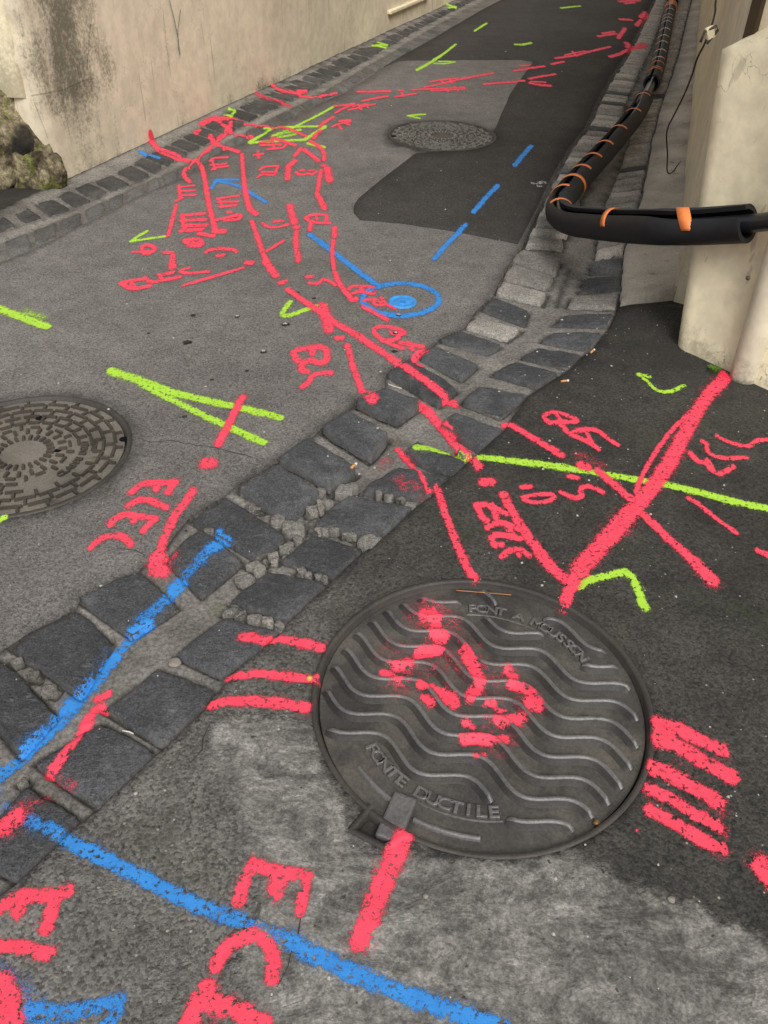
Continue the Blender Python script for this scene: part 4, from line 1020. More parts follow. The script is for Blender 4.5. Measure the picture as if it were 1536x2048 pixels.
LINE, WORD, ARROW, DOT, BAR = 'painted_line', 'painted_lettering', 'painted_arrow', 'painted_dot', 'painted_bar'
MARKS = [
# --- foreground
(LINE, 'short thick red stroke running down from the hinge of the wavy manhole cover', 'r', [(48, '805,1680 775,1745 745,1820 720,1880'), (30, '770,1745 725,1850', .6)]),
(WORD, 'large red letters E and C sprayed at the bottom below the wavy manhole', 'r', [(30, '508,1728 488,1762 478,1800'), (30, '508,1732 560,1748 615,1752'), (38, '560,1755 552,1785'), (24, '614,1755 606,1790 600,1826'), (32, '432,1930 448,1899 478,1877 515,1868 540,1893 549,1929 544,1956'), (44, '413,1980 392,2010 372,2060'), (40, '417,2004 470,2020 530,2050')]),
(WORD, 'red letters cut off by the bottom left corner of the picture', 'r', [(30, '-20,1832 20,1804 47,1790 90,1794 138,1784'), (34, '45,1803 37,1826'), (32, '108,1806 93,1856'), (28, '-30,1897 40,1893 70,1904 98,1908'), (60, '-5,1975 18,2010 16,2070')]),
(ARROW, 'blurred blue arrow head beside red letters in the bottom left corner', 'b', [(36, '55,2020 133,2027 187,2015 240,2005', .74), (34, '240,2006 232,2035 205,2060', .8), (50, '-20,1925 40,1985 75,2010', .3), (44, '70,2030 120,2050', .55)]),
(LINE, 'long blue line crossing the foreground below the cobbled gutter', 'b', [(32, '57,1646 100,1663 124,1674', .5), (24, '128,1680 134,1683'), (32, '134,1683 200,1713 300,1766 413,1819', .84), (34, '413,1819 493,1846', .72), (32, '493,1846 579,1883', .5), (38, '579,1883 645,1919 745,1966', .8), (36, '745,1966 845,2003 929,2033 1010,2060', .84)]),
(DOT, 'large red dot on the lowest cobblestone at the left edge', 'r', [(50, '-12,1664 14,1654 32,1642'), (50, '40,1630 75,1600', .28)]),
(LINE, 'red stroke on a single cobblestone next to the blue line', 'r', [(28, '180,1436 150,1485 125,1520 102,1548'), (24, '102,1550 150,1572', .3), (20, '215,1388 195,1398'), (16, '205,1410 178,1420 210,1424', .8)]),
(LINE, 'blue line running along the near cobbles towards the left edge', 'b', [(20, '438,1068 455,1082', .7), (28, '428,1097 436,1094'), (28, '420,1102 395,1130 366,1164', .48), (32, '360,1168 348,1180'), (30, '340,1190 318,1220 285,1248', .55), (32, '296,1252 268,1270', .9), (24, '262,1278 235,1308', .75), (34, '228,1316 200,1350 176,1380'), (40, '152,1402 116,1446'), (38, '94,1468 52,1508'), (32, '40,1522 -10,1558', .85), (36, '-20,1590 10,1625', .3)]),
(LINE, 'red stroke from the grey asphalt down onto the cobbles beside the word ELEC', 'r', [(22, '387,983 370,1005 353,1028 340,1055', .95), (20, '340,1055 328,1080 318,1110', .85), (34, '318,1112 308,1138 325,1140', .95), (40, '345,1120 330,1140', .35)]),
(WORD, 'red word ELEC just right of the dusty manhole at the left edge', 'r', [(17, '264,985 275,974 290,967 315,966 350,966'), (17, '314,968 314,980'), (17, '348,968 337,985'), (17, '258,1014 270,1003 285,1000 305,1003 333,1016'), (17, '220,1051 230,1038 245,1031 263,1029 310,1040'), (17, '268,1032 268,1043'), (17, '305,1042 288,1061'), (17, '182,1097 192,1084 210,1075 233,1071 250,1077 260,1089')]),
(DOT, 'red dot above the word ELEC near the dusty manhole', 'r', [(30, '411,927 421,927')]),
(BAR, 'red bar crossing the big neon green V', 'r', [(19, '484,796 462,840 438,888')]),
(ARROW, 'big neon green V lying on the grey asphalt, widest at left', 'g', [(20, '222,742 273,759 333,782'), (17, '333,782 417,803 510,823 560,836', .95), (16, '283,769 333,795 417,836 510,879 528,886', .9)]),
(LINE, 'neon green streak cut by the left edge of the road', 'g', [(15, '-30,608 0,619 43,635 95,654'), (22, '45,624 82,640', .45)]),
(LINE, 'tiny neon green mark under the dusty manhole at the left edge', 'g', [(16, '-20,1050 10,1036')]),
# --- cobbles and middle
(WORD, 'red letters ECL on grey asphalt left of a red bar', 'r', [(14, '596,722 586,707 590,701 610,697 648,694 655,704 654,722 640,728 622,720 604,728 601,740 614,745'), (14, '627,698 624,709'), (14, '662,747 640,747 624,751 619,766 604,775')]),
(BAR, 'red bar ending in a blot on a dark cobblestone', 'r', [(15, '695,692 705,730 716,762 724,783'), (10, '720,782 738,786', .6), (30, '736,797 744,804')]),
(DOT, 'small red dot above the red bar and letters ECL', 'r', [(13, '674,677 683,677')]),
(LINE, 'long red line from the upper road down to the cobbled gutter', 'r', [(10, '503,443 512,465 525,505 532,522'), (15, '532,524 542,540 552,552'), (12, '560,567 570,564'), (11, '576,580 600,598 612,606'), (14, '612,606 645,626 665,644 712,670 765,706 812,740 859,773 889,796'), (15, '880,792 912,806', .8), (20, '645,613 652,635 658,660')]),
(LINE, 'red line continuing across pale cobbles to the neon green line', 'r', [(22, '847,810 865,826 879,843 912,882 935,906'), (20, '935,906 958,934', .9)]),
(LINE, 'thin red line crossing a cobble then running to the wavy manhole', 'r', [(16, '797,890 812,908 824,922', .9), (10, '824,922 845,962 858,988', .95), (18, '874,978 890,1028 912,1085 928,1127 948,1157'), (30, '760,930 775,915', .22), (34, '800,965 850,990', .22)]),
(WORD, 'red letters ELEC between the long red line and the edge of the cobbles', 'r', [(11, '750,668 746,660 756,653 780,655 810,664 803,671 783,666'), (11, '752,670 768,684 790,681 797,675'), (10, '775,686 805,698'), (10, '800,686 845,694'), (10, '815,686 824,699'), (12, '852,703 834,707 827,718 830,728 842,732')]),
(WORD, 'red letters ELEC overlapping the left side of the blue ring', 'r', [(8, '698,580 700,574 720,573 748,575'), (8, '720,574 725,580'), (8, '705,588 718,583 745,589 750,584'), (8, '728,602 745,598 776,611 790,617'), (8, '745,599 750,612 765,610'), (8, '762,597 768,604')]),
(BAR, 'short red bar just left of the blue ring', 'r', [(10, '725,614 748,626 775,641')]),
(LINE, 'red dashed line down the middle of the upper road with a hooked lower end', 'r', [(8, '619,283 632,289 642,297 649,310 648,321'), (8, '644,332 650,332'), (15, '654,338 659,360'), (9, '642,342 638,365 634,388'), (11, '634,388 642,402 649,418'), (12, '669,457 669,472'), (8, '667,482 664,510 668,538'), (10, '669,545 679,571 699,594'), (11, '703,600 712,600')]),
(WORD, 'red mark :S between the two red lines above the neon hook', 'r', [(10, '615,555 624,554'), (8, '619,567 637,569 644,560 658,561 670,571')]),
(ARROW, 'neon green hook touching the long red line on grey asphalt', 'g', [(11, '580,605 570,618 562,630 576,633 600,624 630,614'), (9, '630,614 652,610', .8)]),
(LINE, 'blue straight line leading down to the blue ring', 'b', [(12, '620,470 650,492 690,523 725,550 757,574')]),
('painted_ring', 'blue painted ring around the small valve cap', 'b', [(12, ' '.join('%d,%d' % (802+76*math.cos(a), 600+32.5*math.sin(a)) for a in [i*math.pi/20 for i in range(41)]))]),
(LINE, 'nearest of the three blue dashes, ending below the dark patch', 'b', [(10, '931,452 905,478 888,495 873,514'), (11, '872,515 869,518')]),
(LINE, 'middle blue dash on the dark asphalt patch', 'b', [(10, '995,373 975,394 947,426')]),
(LINE, 'farthest blue dash, close to the bend of the black hose', 'b', [(9, '1062,294 1046,312 1029,333')]),
# --- right-hand pavement
(LINE, 'long neon green line across the cobbles and dark pavement on the right', 'g', [(18, '832,896 870,902 912,908 955,915'), (17, '955,915 1024,923 1091,930 1157,940 1271,960'), (18, '1318,967 1391,983 1457,1002 1540,1019'), (16, '1271,960 1318,967', .8)]),
(LINE, 'thick red line from the foot of the downpipe to the wavy manhole', 'r', [(28, '1450,757 1424,782 1393,823 1378,852 1346,912 1312,967 1279,1007'), (10, '1377,829 1344,859 1311,905 1287,945 1271,985'), (36, '1277,1007 1211,1083 1157,1141'), (26, '1157,1141 1142,1172 1131,1206')]),
(BAR, 'upper arm of the red cross, ending in a dot left of the thick line', 'r', [(24, '1162,932 1174,936'), (20, '1196,943 1231,973 1262,1000'), (40, '1160,915 1200,935', .25)]),
(BAR, 'red bar leaving the thick line towards the lower right', 'r', [(22, '1286,1030 1344,1084 1391,1127'), (32, '1391,1127 1422,1160')]),
(BAR, 'red bar leaning into the thick line just above the wavy manhole', 'r', [(22, '1008,992 1030,1035 1062,1083'), (26, '1062,1083 1100,1134 1132,1160')]),
(WORD, 'red letters ELEC stacked left of the leaning bar above the manhole', 'r', [(15, '952,1012 975,1009 1012,1028'), (15, '955,1014 962,1034 974,1042'), (15, '985,1012 992,1036'), (15, '975,1056 988,1048 1010,1046 1036,1060'), (15, '1012,1048 1024,1070'), (15, '988,1090 981,1076 992,1069 1040,1078'), (15, '990,1092 1004,1090'), (15, '1003,1115 1018,1102 1040,1098 1058,1112'), (13, '1030,1100 1038,1112')]),
(WORD, 'red digits and letter S with dots above the leaning bar', 'r', [(13, '1044,976 1060,974'), (11, '1044,996 1064,992 1097,988 1112,994 1096,1005 1060,1006 1046,999'), (13, '1140,954 1154,957'), (12, '1122,986 1150,999 1166,993 1158,977 1180,972 1205,986'), (22, '966,965 982,965')]),
(BAR, 'red bar beginning at the edge of the cobbles above the neon green line', 'r', [(16, '1008,847 1026,853 1064,876 1095,895'), (19, '1095,895 1122,911')]),
(WORD, 'red letters ELEC on the dark pavement above the neon green line', 'r', [(12, '1090,838 1087,832 1106,823 1156,839 1148,846 1118,844 1098,849 1090,838'), (11, '1115,833 1122,845'), (13, '1122,850 1137,869 1174,883 1196,899'), (12, '1147,866 1170,859 1197,862 1210,875 1234,891'), (11, '1172,862 1182,884')]),
(ARROW, 'small neon green hook on the dark pavement below the buttress', 'g', [(10, '1278,750 1298,754', .8), (9, '1284,756 1296,764 1304,776 1324,786 1344,783 1368,771', .85)]),
(WORD, 'red letters EC at the right edge beside the thick red line', 'r', [(14, '1381,908 1388,918 1402,926 1416,928'), (13, '1414,928 1420,940 1440,952 1466,934'), (12, '1414,920 1424,936'), (11, '1404,884 1414,888 1412,900 1424,912 1450,918 1491,916'), (10, '1434,873 1457,886 1491,894 1500,892 1514,881 1545,879')]),
(BAR, 'narrow red bar near the right edge under the neon green line', 'r', [(13, '1377,998 1396,1008 1415,1024'), (11, '1415,1024 1440,1044 1472,1066')]),
(LINE, 'bit of red paint cut by the right edge of the pavement', 'r', [(16, '1516,1103 1550,1118')]),
(ARROW, 'neon green hook just above the upper right rim of the wavy manhole', 'g', [(16, '1158,1174 1172,1163 1211,1152 1250,1144'), (18, '1250,1145 1266,1155 1277,1184 1284,1204'), (22, '1284,1204 1290,1216')]),
(BAR, 'upper of three red bars left of the wavy manhole', 'r', [(24, '486,1280 510,1279', .9), (22, '500,1277 525,1284 560,1280 600,1286 644,1297')]),
(BAR, 'middle of three red bars left of the wavy manhole', 'r', [(18, '458,1357 480,1352'), (20, '478,1352 530,1349 575,1354 630,1361')]),
(BAR, 'lowest of three red bars left of the wavy manhole', 'r', [(22, '424,1412 450,1404 500,1402'), (27, '500,1402 550,1407 612,1416')]),
(BAR, 'topmost red bar right of the wavy manhole', 'r', [(33, '1318,1448 1357,1459 1410,1485 1444,1501')]),
(BAR, 'second red bar from the top right of the wavy manhole', 'r', [(36, '1318,1482 1350,1492 1391,1515 1430,1538 1462,1553'), (30, '1318,1460 1340,1470')]),
(BAR, 'third red bar from the top right of the wavy manhole', 'r', [(36, '1310,1538 1341,1548 1384,1575 1434,1604')]),
(BAR, 'fourth red bar from the top right of the wavy manhole', 'r', [(31, '1300,1579 1341,1599 1390,1631 1432,1651')]),
(BAR, 'lowest red bar right of the wavy manhole', 'r', [(32, '1300,1623 1341,1643 1400,1681 1440,1696')]),
(DOT, 'large red blot cut by the right edge near the cement patch', 'r', [(50, '1528,1736 1570,1800')]),
(DOT, 'single red droplet beside the lowest bar right of the manhole', 'r', [(9, '1272,1662 1274,1662')]),
# --- upper left cluster
(LINE, 'red forked line starting at the foot of the left wall', 'r', [(9, '302,286 312,296 340,309 368,319 393,321'), (9, '393,320 410,303 430,283 457,260 462,246'), (9, '463,264 446,251'), (9, '420,273 433,288 477,304'), (9, '393,321 405,334 413,383 420,420'), (11, '420,420 430,460'), (12, '428,463 449,463'), (8, '388,324 365,342 372,358 380,364')]),
(LINE, 'red line left of the long line, from the fork down to the lettering', 'r', [(8, '484,309 487,353 490,380'), (11, '488,370 497,418 512,429')]),
(LINE, 'red arc crossing the neon green parallelogram near the wall', 'r', [(6, '490,246 530,252 575,256 612,273'), (7, '473,269 506,274')]),
(WORD, 'red scribbled word on the cobbles close to the left wall', 'r', [(11, '404,249 425,239 455,240', .9), (8, '430,236 480,240'), (7, '440,247 462,252'), (9, '392,263 399,263')]),
(WORD, 'topmost red ELEC inside the forked line', 'r', [(6, '420,323 424,317 455,315'), (6, '421,331 452,328'), (6, '424,340 430,336 456,333'), (5, '424,318 430,340')]),
(WORD, 'small red ELEC left of the forked line', 'r', [(6, '356,375 388,372'), (6, '357,383 390,382'), (6, '358,392 390,391'), (7, '352,403 365,396'), (6, '358,372 360,396')]),
(BAR, 'slanting red bar ending at the small neon green V', 'r', [(8, '353,411 346,436 336,472')]),
(WORD, 'bold red ELEC above the figure 8 beside the slanting bar', 'r', [(9, '364,432 408,428'), (9, '363,442 410,440'), (10, '366,452 412,451'), (10, '362,463 372,462 405,459'), (9, '364,430 370,462')]),
(WORD, 'red figure 8 below the bold ELEC', 'r', [(10, '370,481 400,478 406,492 382,494 370,482'), (8, '386,486 400,488'), (10, '398,468 426,473')]),
(WORD, 'red ELEC :8 squeezed between the forked line and its neighbour', 'r', [(7, '435,398 478,392'), (7, '437,405 475,404'), (7, '440,415 472,411'), (6, '437,397 446,415'), (8, '456,425 462,425'), (8, '432,441 455,436 470,431 485,431 478,440 450,441')]),
(WORD, 'red 2+ near the small neon green V at left', 'r', [(6, '265,505 300,503'), (8, '285,493 298,490 312,498 302,507 288,508'), (8, '284,498 288,509')]),
(BAR, 'stubby red bar with a dot above the lowest word ELEC', 'r', [(8, '328,506 345,506'), (13, '345,513 345,536')]),
(WORD, 'lowest red word ELEC of the upper cluster, slanting on grey asphalt', 'r', [(10, '243,567 287,559'), (10, '244,568 252,574 267,579 300,573'), (8, '262,566 268,574'), (9, '290,556 300,567 333,560 360,555'), (8, '318,550 324,560'), (8, '330,549 346,546'), (8, '377,537 358,543 372,549 417,544')]),
(LINE, 'red stroke with a dot to the right of the lowest word ELEC', 'r', [(8, '367,572 420,556 486,537'), (13, '494,527 503,527')]),
(WORD, 'red curly mark right of the figure 8', 'r', [(9, '413,504 420,500 433,500 440,497 467,500 472,504'), (9, '436,512 446,511')]),
(LINE, 'dashed red stroke between the long line and the central dashes', 'r', [(14, '579,413 584,430 589,446'), (12, '590,455 595,455'), (11, '592,464 592,490 597,522')]),
(WORD, 'red mark :3 left of the dashed stroke', 'r', [(7, '525,447 535,455 555,456 575,450'), (7, '548,444 565,443')]),
(LINE, 'red side branch joining the long line from the right', 'r', [(8, '566,483 548,494 531,504')]),
(WORD, 'red letters EL beside the central dashed line', 'r', [(8, '612,436 622,430 655,429 652,442'), (8, '612,438 626,446 660,447'), (10, '622,446 620,460'), (7, '632,431 634,440')]),
(WORD, 'red letter E left of the short red stroke in the cluster', 'r', [(6, '520,340 528,334 556,333'), (6, '524,345 553,345'), (6, '516,355 524,349 546,351'), (6, '555,334 550,350')]),
(BAR, 'short red stroke between the letter E and the letter W', 'r', [(12, '590,323 577,333'), (12, '577,333 575,358')]),
(WORD, 'red letter W with two dots beside the central dashed line', 'r', [(7, '592,346 602,351 615,347 625,351 632,344'), (7, '602,341 608,341'), (7, '618,342 626,341')]),
(BAR, 'pair of short red strokes below the neon green parallelogram', 'r', [(8, '602,297 590,312'), (10, '608,300 622,310 636,322')]),
(WORD, 'red ELEC 80 directly under the neon green parallelogram', 'r', [(6, '520,286 545,282'), (6, '522,291 560,290'), (6, '535,299 566,297 571,291'), (5, '545,284 548,298'), (6, '508,311 526,308'), (6, '516,304 518,316'), (8, '545,276 590,291')]),
(WORD, 'red letter E above the central dashed line', 'r', [(6, '665,254 678,248 700,244'), (7, '680,243 700,241'), (6, '676,250 682,258'), (6, '690,247 698,250')]),
(LINE, 'red dash crossing the right tip of the neon parallelogram', 'r', [(8, '666,235 650,244 640,254'), (9, '641,262 634,268 628,276')]),
(ARROW, 'neon green parallelogram scribble with a long tail near the left wall', 'g', [(6, '670,212 640,229 610,244 582,258'), (9, '500,285 520,272 540,259'), (6, '530,256 590,254 650,253'), (9, '650,254 632,266 610,279'), (7, '610,280 560,282 500,286'), (8, '545,272 600,260', .7), (8, '555,268 575,262', .7), (8, '545,278 592,268', .7), (7, '616,287 632,291 648,295')]),
(ARROW, 'small neon green C at the foot of the left wall', 'g', [(6, '450,230 463,231 470,226 468,221 459,220')]),
(LINE, 'short blue dash on the stones at the foot of the left wall', 'b', [(6, '280,306 300,312 320,319')]),
(ARROW, 'blue arrow pointing left between the red lines', 'b', [(6, '477,360 455,360 433,360'), (8, '433,360 428,368 423,377'), (7, '437,363 477,371 512,393 532,405')]),
(ARROW, 'small neon green V at the left end of the red cluster', 'g', [(7, '294,463 276,473 262,483'), (6, '262,483 295,478 332,473')]),
# --- far road
(LINE, 'wavy red line across the cobbled edge beside the left wall', 'r', [(7, '545,174 560,182 590,188 625,194 650,190 672,186'), (7, '580,183 612,182'), (8, '512,190 545,199 580,211', .5), (7, '520,196 560,204', .45)]),
(LINE, 'level thin red dash on the grey road left of the divided sign', 'r', [(7, '716,184 745,184 780,183')]),
(LINE, 'rising thin red dash just below the level dash on the grey road', 'r', [(6, '725,203 750,197 775,193')]),
(WORD, 'red scribbled word at the tail of the neon parallelogram', 'r', [(6, '670,213 690,211 708,208'), (6, '672,226 690,216 706,209'), (5, '697,221 720,215 750,209'), (5, '705,213 735,210'), (6, '716,210 722,219'), (5, '730,209 736,216')]),
(WORD, 'red divided sign and word along the top edge of the grey road', 'r', [(5, '790,194 810,191 831,188'), (5, '798,182 806,182'), (6, '803,187 807,192'), (5, '824,180 870,178 930,175'), (5, '850,175 880,169 915,160'), (5, '860,164 885,160 915,157'), (6, '882,162 890,168'), (6, '898,158 904,166'), (6, '915,160 950,153 985,147'), (5, '862,182 900,180 930,178'), (5, '890,176 896,183'), (5, '910,174 916,181')]),
(LINE, 'red dash ending at the edge of the grey road', 'r', [(6, '968,169 1000,166 1048,163')]),
(LINE, 'red forked dash just inside the dark asphalt', 'r', [(6, '1058,159 1085,154 1110,150'), (7, '1060,168 1080,172 1100,173'), (5, '1062,165 1090,166')]),
(LINE, 'long broken red line on the far dark asphalt towards the hose', 'r', [(6, '1028,142 1060,138 1088,134'), (6, '1104,130 1127,125'), (5, '1040,132 1060,131'), (6, '1112,118 1150,113 1185,103 1220,95'), (5, '1130,112 1150,107 1170,104'), (6, '1145,105 1152,113')]),
(DOT, 'red blotch where the broken line meets the far gutter', 'r', [(7, '1220,115 1240,109 1255,101'), (13, '1254,88 1262,96', .9), (15, '1258,97 1288,92', .75)]),
(WORD, 'small far red word below the hose end', 'r', [(6, '1196,74 1232,69'), (6, '1205,68 1228,65'), (7, '1236,78 1250,58')]),
(DOT, 'far red dashes beside the gutter at the upper right', 'r', [(7, '1240,40 1262,41'), (11, '1292,27 1283,36'), (8, '1282,42 1273,52')]),
(WORD, 'topmost red scribble on the far dark asphalt', 'r', [(6, '1238,4 1278,2'), (6, '1250,8 1268,6'), (6, '1232,-4 1270,-6')]),
(LINE, 'neon green streak crossing from dark to grey asphalt up the road', 'g', [(7, '834,140 860,126 880,114'), (5, '880,114 900,99 911,90')]),
(ARROW, 'faint neon green arrow tip beside the far green streak', 'g', [(5, '868,127 890,128 910,124', .75), (5, '878,123 910,124', .75)]),
(LINE, 'small far neon green dash on the dark asphalt', 'g', [(5, '949,63 960,56 973,48', .85)]),
(ARROW, 'neon green arrow tip just above the dark shiny manhole', 'g', [(5, '850,229 832,230 816,232'), (5, '816,232 840,237')]),
(ARROW, 'neon green V on the cobbled edge by the left wall', 'g', [(7, '746,92 772,92'), (7, '757,86 773,92')]),
(ARROW, 'farthest neon green V at the end of the left wall', 'g', [(6, '893,11 911,15'), (5, '898,17 911,15')]),
(LINE, 'faint neon green dash left of the broken red line', 'g', [(6, '1030,90 1044,91 1062,87', .85)]),
(LINE, 'faint neon green dash at the top of the dark asphalt', 'g', [(5, '1122,17 1160,13', .75)]),
]
for i, (nm, lab, colr, st_) in enumerate(MARKS):
    mark(nm, lab, {'painted_line': 'painted line', 'painted_lettering': 'painted word', 'painted_arrow': 'painted arrow', 'painted_dot': 'painted dot', 'painted_bar': 'painted bar', 'painted_ring': 'painted ring'}[nm], colr, st_,
         {'r': 'red utility marks sprayed on the street', 'g': 'neon green utility marks sprayed on the street', 'b': 'blue utility marks sprayed on the street'}[colr], seed=i, lift=.0001*(i % 7))
mark('white_splash', 'white splash on the dark asphalt next to the bend of the hose', 'splash', 'w', [(8, '1065,368 1074,370 1084,366 1090,367', .42), (5, '1074,374 1082,374', .42)], None, seed=3)
mz = lambda s: ' '.join('%.0f,%.0f' % (x/2.0757+600, y/2.0757+1140) for x, y in PX(s))
mark('painted_figure', 'broken red figure sprayed across the ribs of the wavy manhole cover', 'painted mark', 'r',
     [(30, mz('515,170 545,165 565,205')), (34, mz('565,250 590,265')), (22, mz('590,318 540,325 490,335')), (26, mz('450,370 400,385')), (20, mz('345,410 375,425 410,438'), .9), (30, mz('690,325 720,390 750,450')), (30, mz('735,480 710,510')), (20, mz('500,465 545,472 580,490')), (30, mz('590,500 640,535')), (22, mz('515,515 545,535'), .8), (20, mz('865,408 890,425'), .85), (20, mz('880,468 920,475')), (20, mz('945,490 980,500'), .7), (30, mz('960,540 985,545')), (18, mz('775,548 810,545'), .8), (14, mz('820,566 850,566'), .8), (28, mz('830,608 920,606')), (14, mz('680,620 720,636'), .8), (22, mz('685,690 760,692 850,684')), (16, mz('730,757 770,757'), .75),
      (110, mz('540,180 600,300 420,400'), .22), (90, mz('680,340 760,470 880,560 800,660'), .2)], 'red utility marks sprayed on the street')
WN3 = (WN[0], WN[1], 0); WP0 = (WL0[0], WL0[1], 0)
mark_on_plane('painted_line', 'red stroke climbing the foot of the left wall', 'painted line', 'r', [(13, '298,266 302,278 307,290')], WP0, WN3, (WLD[0], WLD[1], 0), 'red utility marks sprayed on the street', off=.010)
mark_on_plane('painted_dot', 'small red tick low on the left wall above the scribbled word', 'painted dot', 'r', [(5, '434,222 436,230 442,238')], WP0, WN3, (WLD[0], WLD[1], 0), 'red utility marks sprayed on the street', off=.010)
def faded(name, c, k):
    n = NT(name, .8, .2); n.col(c); a = n.ramp(n.math('ADD', n.attr('cov'), n.math('MULTIPLY_ADD', n.noise(90, 3), 1.2, -.75)), .3, .8, 0, k); n.set(n.p.inputs['Alpha'], a); return n.m
mark_on_plane('pencil_scribble', 'thin blue scribbled line on the left wall', 'scribble', 'b', [(2.6, '336,0 346,40 354,80 357,109'), (2.2, '358,20 353,60 354,100')], WP0, WN3, (WLD[0], WLD[1], 0), None, faded('faded_blue_pencil', lin(96, 108, 124), .8), .010)
MW = faded('dark_scratch', lin(104, 96, 80), .38)
mark_on_plane('plaster_crack', 'ragged crack below the dark stain on the left wall', 'crack', 'r', [(3, '60,191 78,188 90,186 104,183 125,180 138,172 150,167 168,160 185,157'), (2.4, '178,48 176,70 174,90 171,138'), (2, '65,205 76,232 85,255 92,275')], WP0, WN3, (WLD[0], WLD[1], 0), None, MW, .010)
mark_on_plane('painted_dot', 'red blot where the thick line meets the downpipe', 'painted dot', 'r', [(22, '1448,752 1452,766')], np.array(axis(0))+np.array([BNf[0], BNf[1], 0])*(PR+.002), (BNf[0], BNf[1], 0), (BD[0], BD[1], 0), 'red utility marks sprayed on the street', off=.004)

# ------------------------------------------------------------------ the sleeved hose
HP = [(1372, -60, .075), (1354, -25, .075), (1346, 0, .075), (1338, 30, .075), (1326, 85, .075), (1316, 130, .08), (1306, 160, .085), (1294, 186, .10), (1272, 228, .12), (1240, 268, .13), (1203, 310, .135), (1166, 350, .14), (1138, 382, .14), (1120, 408, .145), (1121, 428, .16), (1145, 441, .20), (1190, 447, .26), (1250, 452, .335), (1320, 454, .420), (1390, 453, .456), (1450, 450, .487), (1510, 446, .522), (1560, 440, .561), (1640, 430, .61), (1760, 415, .68)]
def catmull(P, k=8):
    P = [np.array(p, float) for p in P]; out = []
    for i in range(len(P)-1):
        p0, p1, p2, p3 = P[max(i-1, 0)], P[i], P[i+1], P[min(i+2, len(P)-1)]
        for j in range(k):
            t = j/k; out.append(.5*((2*p1)+(p2-p0)*t+(2*p0-5*p1+4*p2-p3)*t*t+(3*p1-p0-3*p2+p3)*t**3))
    out.append(P[-1]); return out
path_px = catmull([(u, v) for u, v, z in HP]); path3 = catmull([G(u, v, z) for u, v, z in HP])
path3 = [Vector(tuple(p)) for p in path3]
def frame(i):
    t = (path3[min(i+1, len(path3)-1)]-path3[max(i-1, 0)]).normalized(); s = t.cross(Vector((0, 0, 1))).normalized(); return t, s, s.cross(t)
def near(u, v): return min(range(len(path_px)), key=lambda i: (path_px[i][0]-u)**2+(path_px[i][1]-v)**2)
hose = empty('sleeved_hose', tuple(path3[80])); tag(hose, 'black hose in slit foam sleeves bound with orange tape along the gutter', 'hose')
bm = bmesh.new(); tube(bm, path3, .030, 20); adopt(bm_obj('inner_pipe', bm, M_INNER, None, True), hose)
SLEEVES = []
def sleeve(i0, i1, R, r, gap, tilt):
    V, Fs = [], []; N = 28; idx = list(range(i0, i1+1))
    for m, i in enumerate(idx):
        t, s, u = frame(i); p = path3[i]; g = gap(i)/2; tl = tilt(i)
        end = min(m, len(idx)-1-m); rr = R*(1+.02*noise.noise(Vector((i*.35, 2, 1))))
        prof = []
        for k in range(N+1): a = tl+g+(2*math.pi-2*g)*k/N; prof.append((rr, a))
        for k in range(N, -1, -1): a = tl+g+(2*math.pi-2*g)*k/N; prof.append((r, a))
        for q, a in prof: V.append(p+(u*math.cos(a)+s*math.sin(a))*q)
    M = 2*(N+1)
    for m in range(len(idx)-1):
        for k in range(M): Fs.append((m*M+k, m*M+(k+1) % M, (m+1)*M+(k+1) % M, (m+1)*M+k))
    for b in (0, (len(idx)-1)*M):
        for k in range(N): Fs.append((b+k, b+k+1, b+M-2-k, b+M-1-k))
    bm = bmesh.new(); vs = [bm.verts.new(v) for v in V]
    for f in Fs: bm.faces.new([vs[a] for a in f])
    o = bm_obj('foam_sleeve', bm, M_FOAM, None, True); adopt(o, hose); SLEEVES.append((i0, i1, o))
    o.data.set_sharp_from_angle(angle=math.radians(50))
iA, iB = near(1341, 22), near(1302, 166); iC, iD, iE = near(1284, 200), near(1120, 412), near(1497, 447)
RS = .062
tl2 = lambda i: .55*max(0., min(1, (iD-i)/10))*1.0 + (-.35)*max(0., min(1, (i-iD)/14))
sleeve(iA, iB, .060, .046, lambda i: .34, lambda i: .25)
sleeve(iC, iD+1, RS, .046, lambda i: .85+.25*math.sin(i*.4), lambda i: .35)
sleeve(iD, iE, RS+.001, .047, lambda i: .50+.35*max(0, (i-iE+22)/22), lambda i: .35+.25*min(1, (i-iD)/14))
sleeve(0, near(1346, 4), .060, .046, lambda i: .3, lambda i: .2)
def tape(u, v, wd, mat, R, a0, a1, skew=0.0, tilt=0.0):
    i = near(u, v); V, Fs = [], []; N = 18; t, s, uu = frame(i); p = path3[i]
    for k in range(N+1):
        a = a0+(a1-a0)*k/N
        for e, q in ((-wd/2, R), (-wd/2, R+.0013), (wd/2, R+.0013), (wd/2, R)):
            V.append(p+t*(e+skew*a)+(uu*math.cos(a+tilt)+s*math.sin(a+tilt))*q)
    for k in range(N):
        for j in range(4): Fs.append((k*4+j, k*4+(j+1) % 4, (k+1)*4+(j+1) % 4, (k+1)*4+j))
    Fs += [(0, 1, 2, 3), tuple(N*4+j for j in (3, 2, 1, 0))]
    bm = bmesh.new(); vs = [bm.verts.new(v) for v in V]
    for f in Fs: bm.faces.new([vs[a] for a in f])
    sl_o = min(SLEEVES, key=lambda q: 0 if q[0] <= i <= q[1] else min(abs(i-q[0]), abs(i-q[1])))[2]
    adopt(bm_obj('tape_band', bm, mat, None, True), sl_o)
for v in (32, 39, 46, 56, 69, 83, 97, 112, 127): tape(1340-(v-20)*.28, v, .028, M_TAPE_PALE, .061, -.75, 1.1)
for v in (138, 146, 152): tape(1340-(v-20)*.28, v, .022, M_TAPE, .061, -1.0, 1.2, .006)
